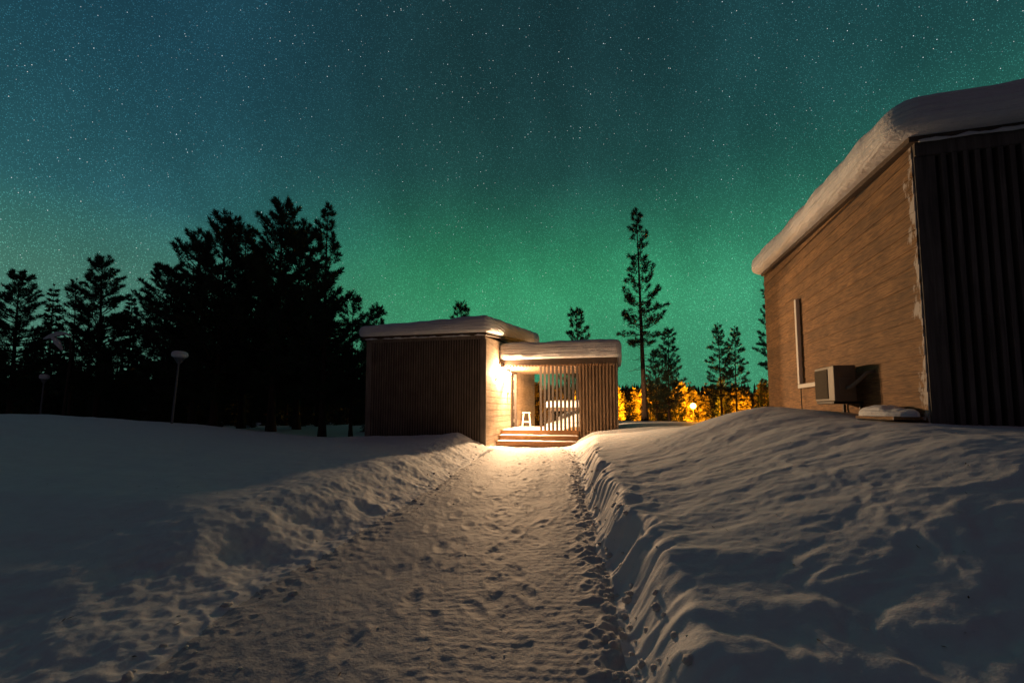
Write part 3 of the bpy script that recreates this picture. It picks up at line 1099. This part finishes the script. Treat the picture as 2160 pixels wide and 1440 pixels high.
rf.hexa([(ra0, rb0, z2(rb0)), (ra1, rb0, z2(rb0)), (ra1, rb1, z2(rb1)), (ra0, rb1, z2(rb1)),
         (ra0, rb0, z2(rb0) + .07), (ra1, rb0, z2(rb0) + .07), (ra1, rb1, z2(rb1) + .07), (ra0, rb1, z2(rb1) + .07)])
rf.build('roof', M['trim'], lod)
snow_slab('snow_cap', lod, ra0, ra1, rb0, rb1, lambda a, b: z0top + .048 * b + .084, .49, .25, .16, 51, M['cap'], .10, 300)
crust(.03, 6.0, rb0 + .006, z2(rb0) - .005, 8, lod, .034)
# ledge with a drift at the near corner
MB().box(-.36, -.03, .02, 1.05, 1.235, 1.275).build('base_ledge', M['siding2'], lod)
def WL(a, b):
    p = LOD + EUL * a + ESL * b
    return float(p[0]), float(p[1])
h1 = heap('ledge_snow', (-.20, .52, 1.272), .19, .53, .125, 61, 0, .7, 2.6, 1.8)
h1.parent = lod
x_, y_ = WL(-.22, 4.95)
tag(heap('snow_pile', (x_, y_, Hs(x_, y_) - .03), .22, .5, .16, 63, RZ, .7), 'small pale snow lump at the wall foot under the white pipe cover', 'snow pile')

# air conditioner outdoor unit
ax, ay = WL(-.28, 1.95)
ac = empty('air_conditioner', (ax, ay, 1.49), RZ)
tag(ac, 'boxy outdoor air conditioner unit on brackets low on the brown timber wall', 'air conditioner')
MB().box(-.15, .15, -.40, .40, 0, .56).build('casing', M['acbody'], ac, bevel=.012)
g = MB()
g.box(-.158, -.151, -.17, .375, .04, .52)
for k in range(15):
    g.box(-.166, -.156, -.16, .365, .055 + k * .0305, .068 + k * .0305)
g.build('fan_grille', M['acgrill'], ac)
MB().box(-.08, .08, -.416, -.401, .10, .36).build('valve_cover', M['acbody'], ac, bevel=.006)
for y in (-.30, .30):
    b = MB()
    b.box(-.15, .26, y - .02, y + .02, -.04, -.002)
    b.box(.215, .25, y - .019, y + .019, -.30, -.042)
    b.build('bracket', M['black'], ac)
MB().box(-.15, -.11, -.36, .36, -.037, -.004).build('drip_bar', M['black'], ac)
ho = MB()
ho.tube([(.02, -.41, .20), (.03, -.50, .21), (.10, -.60, .30), (.18, -.68, .41), (.27, -.70, .43)], .028, 10)
ho.build('pipe_hose', M['rubber'], ac, True)
# pipe cover up the wall, elbow to the unit, thin cable
px_, py_ = WL(-.07, 4.30)
pc = empty('pipe_cover', (px_, py_, 1.80), RZ)
tag(pc, 'pale upright pipe cover on the timber wall with an elbow to the air conditioner', 'pipe cover')
MB().box(-.035, .038, -.055, .055, .09, 1.92).build('riser', M['white'], pc, bevel=.012)
MB().box(-.036, .039, -1.95, .06, 0, .088).build('elbow', M['white'], pc, bevel=.012)
cb = MB()
cb.tube([(0, -.02, 0), (.005, .0, -.2), (.0, -.03, -.4), (.01, -.05, -.62)], .009, 6)
cb.build('cable', M['black'], pc)

# ------------------------------------------------------------------ trees
class Fol:
    """collects tufts, emits triangles"""
    def __init__(self):
        self.p, self.d, self.s = [], [], []
    def add(self, p, d, s):
        self.p.append(p); self.d.append(d); self.s.append(s)
    def mesh(self, name, rng, nb, mat, wid=.12, spread=.9, up=.25):
        P = np.array(self.p); D = np.array(self.d); S = np.array(self.s)
        n = len(P)
        P = np.repeat(P, nb, 0); D = np.repeat(D, nb, 0); S = np.repeat(S, nb)
        d = D + rng.normal(0, spread, (n * nb, 3)) * .6
        d[:, 2] += up
        d /= np.linalg.norm(d, axis=1, keepdims=True) + 1e-9
        L = S * rng.uniform(.6, 1.15, n * nb)
        r = rng.normal(0, 1, (n * nb, 3))
        u = np.cross(d, r)
        u /= np.linalg.norm(u, axis=1, keepdims=True) + 1e-9
        w = (L * wid)[:, None]
        a = P + d * (L * .10)[:, None]
        m = P + d * (L * .45)[:, None]
        v = np.stack([a, m + u * w, P + d * L[:, None], m - u * w], 1).reshape(-1, 3)
        f = np.arange(n * nb * 4, dtype=np.int32)
        return raw_mesh(name, v, f, 4, mat)

def trunk_path(rng, Hh, lean=.02, wob=.03, n=12):
    ph, ph2 = rng.uniform(0, 6.28), rng.uniform(0, 6.28)
    a = rng.uniform(0, 6.28)
    pts = []
    for i in range(n + 1):
        t = i / n
        z = Hh * t
        pts.append(Vector((math.cos(a) * lean * z + wob * math.sin(t * 5 + ph) * Hh * .1, math.sin(a) * lean * z + wob * math.cos(t * 4 + ph2) * Hh * .1, z)))
    for q in pts[1:]:
        q.x -= pts[0].x; q.y -= pts[0].y
    pts[0].x = pts[0].y = 0
    return pts

def at_path(pts, t):
    t = min(max(t, 0), .9999) * (len(pts) - 1)
    i = int(t)
    return pts[i].lerp(pts[i + 1], t - i)

def make_pine(seed, Hh, base, width, r0, whorl=.42, per=5, prof=1.0, tuft=.26, twigs=7, nb=8, narrow=.55, dead=6, longlow=None):
    """Scots pine: bare lower trunk, upswept limbs carrying bottle-brush tufts"""
    rng = np.random.default_rng(seed)
    tp = trunk_path(rng, Hh)
    wood_ = MB()
    nP = len(tp)
    wood_.tube(tp, [max(r0 * (1 - .93 * (i / (nP - 1)) ** .9), .012) + (.35 * r0 if i == 0 else 0) for i in range(nP)], 9)
    fo = Fol()
    z = base * Hh
    # dead snags on the bare trunk
    for _ in range(dead):
        zz = rng.uniform(.15, base + .1) * Hh
        p = at_path(tp, zz / Hh)
        az_ = rng.uniform(0, 6.28)
        L = rng.uniform(.3, 1.0) * width * .6
        d = Vector((math.cos(az_), math.sin(az_), rng.uniform(-.25, .15)))
        wood_.tube([p, p + d * L * .5, p + d * L + Vector((0, 0, -.05 * L))], [.016, .010, .004], 4)
    while z < Hh * .985:
        s = (z - base * Hh) / (Hh * (1 - base))
        env = width * ((1 - s) ** narrow) * (.55 + .45 * min(1, s / .18)) * prof + .12
        k = max(3, int(round(per * (1 - .3 * s))))
        a0 = rng.uniform(0, 6.28)
        for j in range(k):
            az_ = a0 + 6.28 * j / k + rng.normal(0, .35)
            L = env * rng.uniform(.55, 1.15)
            if longlow and s < .35:
                L *= 1 + longlow * max(0, math.cos(az_))
            if rng.random() < .08:
                continue
            el0 = R(-8 + 46 * s + rng.normal(0, 9))
            p = at_path(tp, (z + rng.normal(0, .08)) / Hh)
            h = Vector((math.cos(az_), math.sin(az_), 0))
            pts = [p]
            nseg = 5
            e = el0
            cur = p.copy()
            for q in range(nseg):
                cur = cur + (h * math.cos(e) + Vector((0, 0, math.sin(e)))) * (L / nseg)
                e += R(7 + rng.normal(0, 5)) * (1.2 if s < .6 else .6)
                h = Matrix.Rotation(rng.normal(0, .14), 3, 'Z') @ h
                pts.append(cur.copy())
            br = max(.012, .030 * L / 1.5 * (r0 / .16))
            wood_.tube(pts, [br * (1 - .8 * q / nseg) for q in range(nseg + 1)], 4, False)
            nt_ = max(3, int(twigs * L / 1.3))
            for q in range(nt_):
                f = .28 + .72 * (q + rng.random()) / nt_
                bp = at_path(pts, f)
                di = (at_path(pts, min(f + .1, 1)) - at_path(pts, max(f - .1, 0))).normalized()
                side = di.cross(Vector((0, 0, 1)))
                sg = 1 if q % 2 else -1
                td = (di * rng.uniform(.5, 1.0) + side * sg * rng.uniform(.2, .9) + Vector((0, 0, rng.uniform(0, .6)))).normalized()
                tl_ = (.14 + .34 * (1 - f) * L) * rng.uniform(.6, 1.2)
                m = max(2, int(tl_ / .15))
                for w in range(m):
                    ff = (w + 1) / m
                    pos = bp + td * tl_ * ff
                    fo.add(tuple(pos), tuple(td), tuft * rng.uniform(.75, 1.2))
            fo.add(tuple(pts[-1]), tuple(di), tuft * 1.2)
        z += whorl * rng.uniform(.75, 1.25)
    fo.add(tuple(tp[-1]), (0, 0, 1), tuft * 1.2)
    tm = wood_
    return tm, fo, rng, nb

def make_spruce(seed, Hh, width, r0, base=.06, whorl=.26, per=7, tuft=.24, nb=6, droop=1.0):
    rng = np.random.default_rng(seed)
    tp = trunk_path(rng, Hh, .008, .01)
    wood_ = MB()
    nP = len(tp)
    wood_.tube(tp, [max(r0 * (1 - .95 * i / (nP - 1)), .010) for i in range(nP)], 8)
    fo = Fol()
    z = base * Hh
    while z < Hh * .97:
        s = z / Hh
        env = width * (1 - s) ** .85 + .07
        k = max(4, int(per * (1 - .35 * s)))
        a0 = rng.uniform(0, 6.28)
        for j in range(k):
            az_ = a0 + 6.28 * j / k + rng.normal(0, .25)
            L = env * rng.uniform(.65, 1.15)
            e = R((-18 + 55 * s) * droop + rng.normal(0, 6))
            h = Vector((math.cos(az_), math.sin(az_), 0))
            cur = at_path(tp, z / Hh)
            pts = [cur]
            for q in range(4):
                cur = cur + (h * math.cos(e) + Vector((0, 0, math.sin(e)))) * (L / 4)
                e += R(4 if q > 1 else -3)
                pts.append(cur.copy())
            wood_.tube(pts, [.014, .011, .008, .005, .003], 3, False)
            nt_ = max(3, int(L / .13))
            side = h.cross(Vector((0, 0, 1)))
            for q in range(nt_):
                f = .12 + .88 * (q + .6) / nt_
                bp = at_path(pts, f)
                for sg in (-1, 1):
                    td = (h * .8 + side * sg * rng.uniform(.3, .9) + Vector((0, 0, rng.uniform(-.45, .05)))).normalized()
                    fo.add(tuple(bp), tuple(td), tuft * rng.uniform(.7, 1.2) * (.75 + .5 * (1 - f)))
        z += whorl * rng.uniform(.8, 1.2)
    fo.add(tuple(tp[-1] - Vector((0, 0, .1))), (0, 0, 1), tuft)
    return wood_, fo, rng, nb

def tree_meshes(name, parts, mat, wid=.13, spread=.9, up=.25):
    wood_, fo, rng, nb = parts
    me = bpy.data.meshes.new(name + '_trunk')
    me.from_pydata(wood_.v, [], wood_.f)
    me.polygons.foreach_set('use_smooth', [True] * len(me.polygons))
    me.materials.append(M['bark'])
    cm = fo.mesh(name + '_crown', rng, nb, mat, wid, spread, up)
    return me, cm

def place_tree(name, meshes, x, y, scale, rz, label, cat, group=None, zoff=-.12, sz=None):
    z = Hs(x, y) + zoff
    e = empty(name, (x, y, z), rz)
    e.scale = (scale, scale, sz or scale)
    tag(e, label, cat, group)
    for nm, me in (('trunk', meshes[0]), ('crown', meshes[1])):
        o = bpy.data.objects.new(nm, me)
        COL.objects.link(o)
        o.parent = e
    return e

def topz(py, Y):
    return EYE + (862 - py) / 960 * Y

def put(name, meshes, protoH, px, py, Y, rz, label, cat, group=None, wmul=1.0):
    x = (px - 1080) / 960 * Y
    h = topz(py, Y) - (Hs(x, Y) - .12)
    s = h / protoH
    return place_tree(name, meshes, x, Y, s * wmul, rz, label, cat, group, sz=s)

PINE_A = tree_meshes('broad_pine', make_pine(1, 11, .20, 2.7, .20, whorl=.38, per=7, twigs=13, tuft=.25, nb=13), M['needle'], .062)
PINE_B = tree_meshes('round_pine', make_pine(2, 10, .16, 2.7, .18, whorl=.38, per=7, narrow=.42, twigs=13, tuft=.25, nb=13), M['needle'], .062)
PINE_C = tree_meshes('long_limbed_pine', make_pine(3, 11, .18, 1.7, .17, whorl=.38, per=7, narrow=.7, longlow=.9, twigs=13, tuft=.25, nb=13), M['needle'], .062)
PINE_D = tree_meshes('young_pine', make_pine(5, 6, .18, 1.15, .09, whorl=.28, per=6, twigs=11, tuft=.20, nb=13, dead=3), M['needle'], .062)
PINE_E = tree_meshes('slender_pine', make_pine(6, 12, .36, 1.5, .17, whorl=.42, per=5, narrow=.72, twigs=10, tuft=.23, nb=14, dead=22), M['needle'], .062)
PINE_F = tree_meshes('thin_pine', make_pine(8, 9, .30, 1.3, .11, whorl=.36, per=5, narrow=.6, twigs=10, tuft=.23, nb=14, dead=8), M['needle'], .062)
SPR_A = tree_meshes('spruce', make_spruce(11, 8, 1.25, .11), M['needle2'], .13, .55, -.1)
SPR_B = tree_meshes('spruce_b', make_spruce(12, 8, 1.0, .10, droop=.8), M['needle2'], .13, .55, -.1)
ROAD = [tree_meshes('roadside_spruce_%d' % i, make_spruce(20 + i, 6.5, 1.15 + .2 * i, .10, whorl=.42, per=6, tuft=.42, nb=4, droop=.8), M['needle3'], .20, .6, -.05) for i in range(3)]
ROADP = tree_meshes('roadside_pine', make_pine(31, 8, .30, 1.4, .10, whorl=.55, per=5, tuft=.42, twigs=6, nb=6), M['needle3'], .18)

GL = 'pines of the stand left of the lit cabin'
for args in (
    ('pine_tree', PINE_A, 11, 574, 418, 21.5, .4, 'tallest broad pine at the middle of the dark stand left of the lit cabin', 'tree', GL),
    ('pine_tree', PINE_B, 10, 452, 460, 21.5, 1.9, 'wide round topped pine forming the left shoulder of the tall stand', 'tree', GL),
    ('pine_tree', PINE_C, 11, 682, 434, 20.5, 0.0, 'pine with long bare edged limbs reaching towards the lit cabin roof', 'tree', GL),
    ('pine_tree', PINE_B, 10, 408, 505, 23, 4.1, 'shorter bushy pine on the left flank of the tall stand', 'tree', GL),
    ('pine_tree', PINE_A, 11, 512, 482, 24, 2.7, 'pine filling the dip between the two tallest crowns of the stand', 'tree', GL),
    ('pine_tree', PINE_B, 10, 628, 486, 23.5, 5.2, 'dense pine just right of the tallest crown in the stand', 'tree', GL),
    ('pine_tree', PINE_D, 6, 742, 628, 21, 1.1, 'slim young pine standing just left of the lit cabin', 'tree', GL),
    ('pine_tree', PINE_D, 6, 786, 652, 25, 3.0, 'little pine tip peeping over the left end of the cabin roof', 'tree', GL),
    ('pine_tree', PINE_B, 10, 342, 568, 24, .2, 'feathery pine between the tall stand and the spire shaped tree', 'tree', GL),
    ('pine_tree', PINE_A, 11, 206, 545, 23, 3.6, 'full crowned pine rising behind the bent snowy sapling', 'tree', GL),
    ('pine_tree', PINE_F, 9, 150, 590, 22.5, 2.2, 'thin flat topped pine with bare stubs beside the full crowned pine', 'tree', GL),
    ('spruce_tree', SPR_A, 8, 100, 598, 25, .9, 'narrow pointed spruce between the leftmost pine and the thin flat topped pine', 'tree', GL),
    ('spruce_tree', SPR_B, 8, 268, 610, 25, 2.9, 'small spire shaped spruce right of the full crowned pine', 'tree', GL),
    ('pine_tree', PINE_A, 11, 22, 575, 22, 5.0, 'leftmost pine with layered crown cut by the picture edge', 'tree', GL),
    ('pine_tree', PINE_E, 12, 1360, 438, 24.5, .5, 'tall lone slender pine with long bare trunk right of the porch', 'tree'),
    ('pine_tree', PINE_D, 6, 1410, 700, 30, 2.0, 'bushy pine just right of the tall lone pine', 'tree'),
    ('pine_tree', PINE_D, 6, 1384, 742, 33, 4.0, 'shorter pine tucked behind the trunk of the tall lone pine', 'tree'),
    ('pine_tree', PINE_F, 9, 1522, 684, 36, 1.0, 'left and fuller one of the pine pair above the orange glow', 'tree'),
    ('pine_tree', PINE_F, 9, 1552, 690, 37, 4.4, 'right and thinner one of the pine pair above the orange glow', 'tree'),
    ('pine_tree', PINE_E, 12, 1632, 575, 22, 2.6, 'pine half hidden behind the far corner of the timber cabin', 'tree'),
    ('pine_tree', PINE_D, 6, 1222, 657, 29, 5.5, 'small dense pine top showing above the porch roof snow', 'tree'),
    ('pine_tree', PINE_D, 6, 972, 648, 31, 1.3, 'tiny pine tip showing above the main cabin roof', 'tree'),
):
    put(*args)

rg = random.Random(77)
GF = 'background trees filling the stand'
for k in range(42):
    Y = rg.uniform(26, 44)
    px = rg.uniform(-90, 800)
    lim = np.interp(px, [-100, 0, 60, 110, 200, 300, 360, 420, 560, 700, 760, 800], [640, 640, 690, 690, 650, 690, 640, 580, 540, 600, 735, 770])
    py = lim + rg.uniform(50, 170)
    kind = rg.choice(((PINE_B, 10), (PINE_A, 11), (PINE_F, 9), (SPR_A, 8), (SPR_B, 8)))
    nm = 'spruce_tree' if kind[0] in (SPR_A, SPR_B) else 'pine_tree'
    put(nm, kind[0], kind[1], px, py, Y, rg.uniform(0, 6.28),
        'dark spruce deep inside the stand left of the cabin' if nm == 'spruce_tree' else 'dark pine deep inside the stand left of the cabin', 'tree', GF + (' of spruce' if nm == 'spruce_tree' else ' of pine'))

GU = 'young trees at the foot of the stand'
for k in range(34):
    Y = rg.uniform(22.5, 29)
    px = rg.uniform(-20, 800)
    x = (px - 1080) / 960 * Y
    h = rg.uniform(1.0, 3.0)
    m = rg.choice((SPR_A, SPR_B))
    place_tree('spruce_sapling', m, x, Y, h / 8 * 1.5, rg.uniform(0, 6.28), 'young spruce at the dark foot of the stand left of the cabin', 'sapling', GU, sz=h / 8)

# trees round the sodium lamps beyond the porch
GO = 'trees lit orange along the road'
lampspots = [(1461, 856, 50), (1262, 846, 51), (1700, 846, 51), (1399, 902, 49)]
for k in range(105):
    px = rg.uniform(1120, 1680)
    Y = rg.choice((rg.uniform(52.5, 60), rg.uniform(56, 74)))
    py = rg.gauss(824, 8) - (6 if Y > 68 else 0)
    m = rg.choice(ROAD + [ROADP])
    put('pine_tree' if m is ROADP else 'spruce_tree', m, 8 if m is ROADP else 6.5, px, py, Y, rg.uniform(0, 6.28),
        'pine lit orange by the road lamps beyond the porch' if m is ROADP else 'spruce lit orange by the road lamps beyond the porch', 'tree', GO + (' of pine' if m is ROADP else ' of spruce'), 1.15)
# dark nearer trees in front of the glow
GD = 'dark trees in front of the orange glow'
for px_k in (1392, 1402, 1410):
    put('spruce_tree', SPR_A, 8, px_k, 838 + (px_k % 7), 44, px_k, 'black silhouetted spruce in front of the orange glow', 'tree', GD + ' of spruce')
for k in range(11):
    px = rg.choice((rg.uniform(1325, 1450), rg.uniform(1470, 1650), rg.uniform(1380, 1440)))
    Y = rg.uniform(38, 50)
    if abs(px - 1461) < 16:
        continue
    py = rg.uniform(800, 850)
    kind = rg.choice(((PINE_D, 6), (SPR_A, 8), (PINE_F, 9)))
    nm = 'spruce_tree' if kind[0] is SPR_A else 'pine_tree'
    put(nm, kind[0], kind[1], px, py, Y, rg.uniform(0, 6.28),
        'black silhouetted spruce in front of the orange glow' if nm == 'spruce_tree' else 'black silhouetted pine in front of the orange glow', 'tree', GD + (' of spruce' if nm == 'spruce_tree' else ' of pine'))

# road lamps
GLP = 'sodium lamps of the road'
for i, (px, py, Y) in enumerate(lampspots):
    x = (px - 1080) / 960 * Y
    z = topz(py, Y)
    g0 = Hs(x, Y)
    lab = 'glaring orange road lamp on a post seen between the dark pines' if i == 0 else 'orange road lamp hidden among the lit trees'
    e = empty('street_lamp', (x, Y, g0))
    tag(e, lab, 'street lamp', None if i == 0 else GLP)
    MB().tube([(0, 0, -.3), (0, 0, z - g0 - .2)], [.07, .05], 8).build('lamp_post', M['black'], e)
    MB().lathe([(.02, -.32), (.2, -.25), (.31, -.08), (.31, .08), (.2, .25), (.02, .32)], 16, (0, 0, z - g0)).build('lamp_globe', M['sodium'], e, True)
    l = bpy.data.lights.new('road_light', 'SPOT' if i else 'POINT')
    if i:
        l.spot_size = R(165)
        l.spot_blend = .4
    l.energy = (15000, 38000, 75000, 45000)[i]
    l.color = (1.0, .35, .006)
    l.shadow_soft_size = .30
    lo = bpy.data.objects.new('road_light', l)
    lo.parent = e
    lo.location = (0, 0, z - g0)
    lo.location.y -= .35
    if i:      # road luminaires throw their light across the road, away from the cabins
        lo.rotation_euler = (R(84), 0, {1: R(-28), 2: R(38), 3: 0}[i])
    COL.objects.link(lo)

# far forest: one mass of small spires on the rising ground
rng = np.random.default_rng(5)
vs, fs = [], []
nfar = 5200
fx_ = []
for k in range(nfar):
    Y = 88 + 230 * rng.random() ** 1.4
    x = (rng.random() * 2 - 1) * Y * 1.5
    fx_.append((x, Y))
for k in range(480):      # the wood closing in behind the left stand
    Y = rng.uniform(46, 90)
    fx_.append(((-1.35 + 1.12 * rng.random()) * Y, Y))
fx_ = np.array(fx_)
fz = H(fx_[:, 0], fx_[:, 1], False)
tris = []
for (x, y), z in zip(fx_, fz):
    h = rng.uniform(4.0, 8.0)
    w = h * rng.uniform(.16, .26)
    nn = 5
    layers = 5
    for j in range(layers):
        t0 = j / layers
        zb = z + h * (.08 + .85 * t0)
        zt = zb + h * .30
        r_ = w * (1 - t0) ** .8 + .1
        a0 = rng.uniform(0, 6.28)
        ang = a0 + np.arange(nn) * 6.28 / nn
        rr_ = r_ * rng.uniform(.6, 1.2, nn)
        for i in range(nn):
            i2 = (i + 1) % nn
            tris.append(((x + rr_[i] * math.cos(ang[i]), y + rr_[i] * math.sin(ang[i]), zb),
                         (x + rr_[i2] * math.cos(ang[i2]), y + rr_[i2] * math.sin(ang[i2]), zb + rng.uniform(-.1, .1) * h),
                         (x, y, zt)))
tv = np.array(tris).reshape(-1, 3)
fo_ = bpy.data.objects.new('far_forest', raw_mesh('far_forest', tv, np.arange(len(tv), dtype=np.int32), 3, M['farwood']))
COL.objects.link(fo_)
tag(fo_, 'dark wooded ridge of small spruces along the horizon', 'forest', None, 'stuff')

# ------------------------------------------------------------------ garden lamps on the left
def garden_lamp(px, ptop, pbase, Y, label, lean, k=1.0):
    x = (px - 1080) / 960 * Y
    g0 = Hs(x, Y)
    h = topz(ptop, Y) - g0
    e = empty('garden_lamp', (x, Y, g0 - .1), 0)
    e.rotation_euler = (0, lean, 0)
    tag(e, label, 'garden lamp', 'snow capped garden lamps')
    MB().tube([(0, 0, 0), (0, 0, h - .34)], [.04, .03], 10).build('lamp_post', M['galv'], e)
    MB().lathe([(.03, h - .36), (.06 * k, h - .33), (.15 * k, h - .20), (.19 * k, h - .15), (.02, h - .14)], 18).build('lamp_head', M['galv'], e, True)
    MB().lathe([(.16 * k, h - .148), (.235 * k, h - .12), (.258 * k, h - .06), (.235 * k, h + .03), (.15 * k, h + .07), (.03, h + .08)], 22).build('snow_cap', M['cap'], e, True)
garden_lamp(366, 738, 890, 15.0, 'slim garden lamp with a thick round snow cap at the edge of the left clearing', .06, .93)
garden_lamp(88, 788, 870, 21.0, 'dim distant garden lamp with snow cap among the far left trees', .03, .72)

# bent sapling weighed down by snow on the left
bx, by = (135 - 1080) / 960 * 17.5, 17.5
g0 = Hs(bx, by)
bs = empty('bent_sapling', (bx, by, g0 - .1))
tag(bs, 'thin sapling bent over under a long clump of snow at the left wood edge', 'sapling')
zt = topz(702, 17.5) - g0
arc = [(0, 0, 0), (.05, .02, zt * .35), (.12, .02, zt * .7), (.10, 0, zt * .95), (-.2, -.02, zt * 1.02), (-.6, 0, zt * .98), (-.95, .05, zt * .90)]
MB().tube(arc, [.045, .04, .032, .026, .02, .015, .008], 8).build('trunk', M['bark'], bs, True)
MB().tube([(.10, 0, zt * .93), (.22, .03, zt * .80), (.36, .0, zt * .66)], [.02, .015, .008], 6).build('branch', M['bark'], bs, True)
cl = MB()
cl.tube([(.10, 0, zt * 1.0), (-.15, 0, zt * 1.03), (-.45, .02, zt * 1.02), (-.75, .03, zt * .995), (-1.0, .05, zt * .97)], [.03, .055, .10, .07, .02], 12)
cl.tube([(-.62, 0, zt * .99), (-.42, .02, zt * .93), (-.22, .02, zt * .85)], [.06, .11, .04], 12)
cl.build('snow_clump', M['cap'], bs, True)

# ------------------------------------------------------------------ pine litter dropped on the snow
rng = np.random.default_rng(9)
tv = []
for k in range(170):
    Y = 1.9 + 12 * rng.random() ** 1.6
    x = rng.uniform(-1.0, 1.0) * Y * 1.05
    if x > 4 and Y > 4.5:
        continue
    j = min(np.searchsorted(ys, Y), ny - 2)
    i = min(np.searchsorted(xs, x), nx - 2)
    z = GZ[j, i] + .004
    x, Y = xs[i], ys[j]
    a = rng.uniform(0, 6.28)
    L = rng.uniform(.008, .028) * (1.6 if rng.random() < .1 else 1)
    w = rng.uniform(.002, .006)
    dx, dy = math.cos(a), math.sin(a)
    up = rng.uniform(0, .012)
    tv += [(x - dx * L, Y - dy * L, z), (x + dy * w, Y - dx * w, z + .002), (x + dx * L, Y + dy * L, z + up), (x - dy * w, Y + dx * w, z + .004)]
lt = bpy.data.objects.new('pine_litter', raw_mesh('pine_litter', np.array(tv), np.arange(len(tv), dtype=np.int32), 4, M['litter']))
COL.objects.link(lt)
tag(lt, 'scattered dark needle litter lying on the snow', 'litter', None, 'stuff')

# ------------------------------------------------------------------ broken clods along the foot of the banks
rng = np.random.default_rng(41)
t_ = (1 + 5 ** .5) / 2
ico_v = np.array([(-1, t_, 0), (1, t_, 0), (-1, -t_, 0), (1, -t_, 0), (0, -1, t_), (0, 1, t_), (0, -1, -t_), (0, 1, -t_), (t_, 0, -1), (t_, 0, 1), (-t_, 0, -1), (-t_, 0, 1)])
ico_v = ico_v / np.linalg.norm(ico_v[0])
ico_f = [(0, 11, 5), (0, 5, 1), (0, 1, 7), (0, 7, 10), (0, 10, 11), (1, 5, 9), (5, 11, 4), (11, 10, 2), (10, 7, 6), (7, 1, 8), (3, 9, 4), (3, 4, 2), (3, 2, 6), (3, 6, 8), (3, 8, 9), (4, 9, 5), (2, 4, 11), (6, 2, 10), (8, 6, 7), (9, 8, 1)]
vl = [tuple(v) for v in ico_v]
fl_, cache = [], {}
def midp(a, b):
    k = (min(a, b), max(a, b))
    if k not in cache:
        m = (np.array(vl[a]) + np.array(vl[b])) / 2
        vl.append(tuple(m / np.linalg.norm(m)))
        cache[k] = len(vl) - 1
    return cache[k]
for a, b, c in ico_f:
    ab, bc, ca_ = midp(a, b), midp(b, c), midp(c, a)
    fl_ += [(a, ab, ca_), (b, bc, ab), (c, ca_, bc), (ab, bc, ca_)]
base_v = np.array(vl)
base_f = np.array(fl_)
allv, allf, off_ = [], [], 0
for k in range(520):
    Y = 1.8 + 13.5 * rng.random() ** 1.5
    side_ = rng.random()
    if side_ < .70:
        x = np.interp(Y, YR, XR) + rng.normal(.02, .13)
    elif side_ < .88:
        x = np.interp(Y, YL, XL) + rng.normal(.0, .22)
    else:
        x = rng.uniform(np.interp(Y, YL, XL), np.interp(Y, YR, XR))
    r_ = .006 + .022 * rng.random() ** 3 * (1.4 if side_ < .88 else .4)
    j = min(np.searchsorted(ys, Y), ny - 2)
    i = min(np.searchsorted(xs, x), nx - 2)
    v = base_v * r_ * (1 + .30 * rng.normal(0, 1, (len(base_v), 1)) * .6)
    v = v * rng.uniform(.7, 1.3, 3) * np.array((1, 1, .75))
    a = rng.uniform(0, 6.28)
    ca_, sa_ = math.cos(a), math.sin(a)
    v = np.stack([v[:, 0] * ca_ - v[:, 1] * sa_, v[:, 0] * sa_ + v[:, 1] * ca_, v[:, 2]], -1)
    allv.append(v + np.array((xs[i], ys[j], GZ[j, i] + r_ * .05)))
    allf.append(base_f + off_)
    off_ += len(base_v)
cl_o = bpy.data.objects.new('snow_clods', raw_mesh('snow_clods', np.concatenate(allv), np.concatenate(allf).ravel().astype(np.int32), 3, M['path'], True))
COL.objects.link(cl_o)
tag(cl_o, 'small broken snow clods strewn along both edges of the path', 'snow', None, 'stuff')
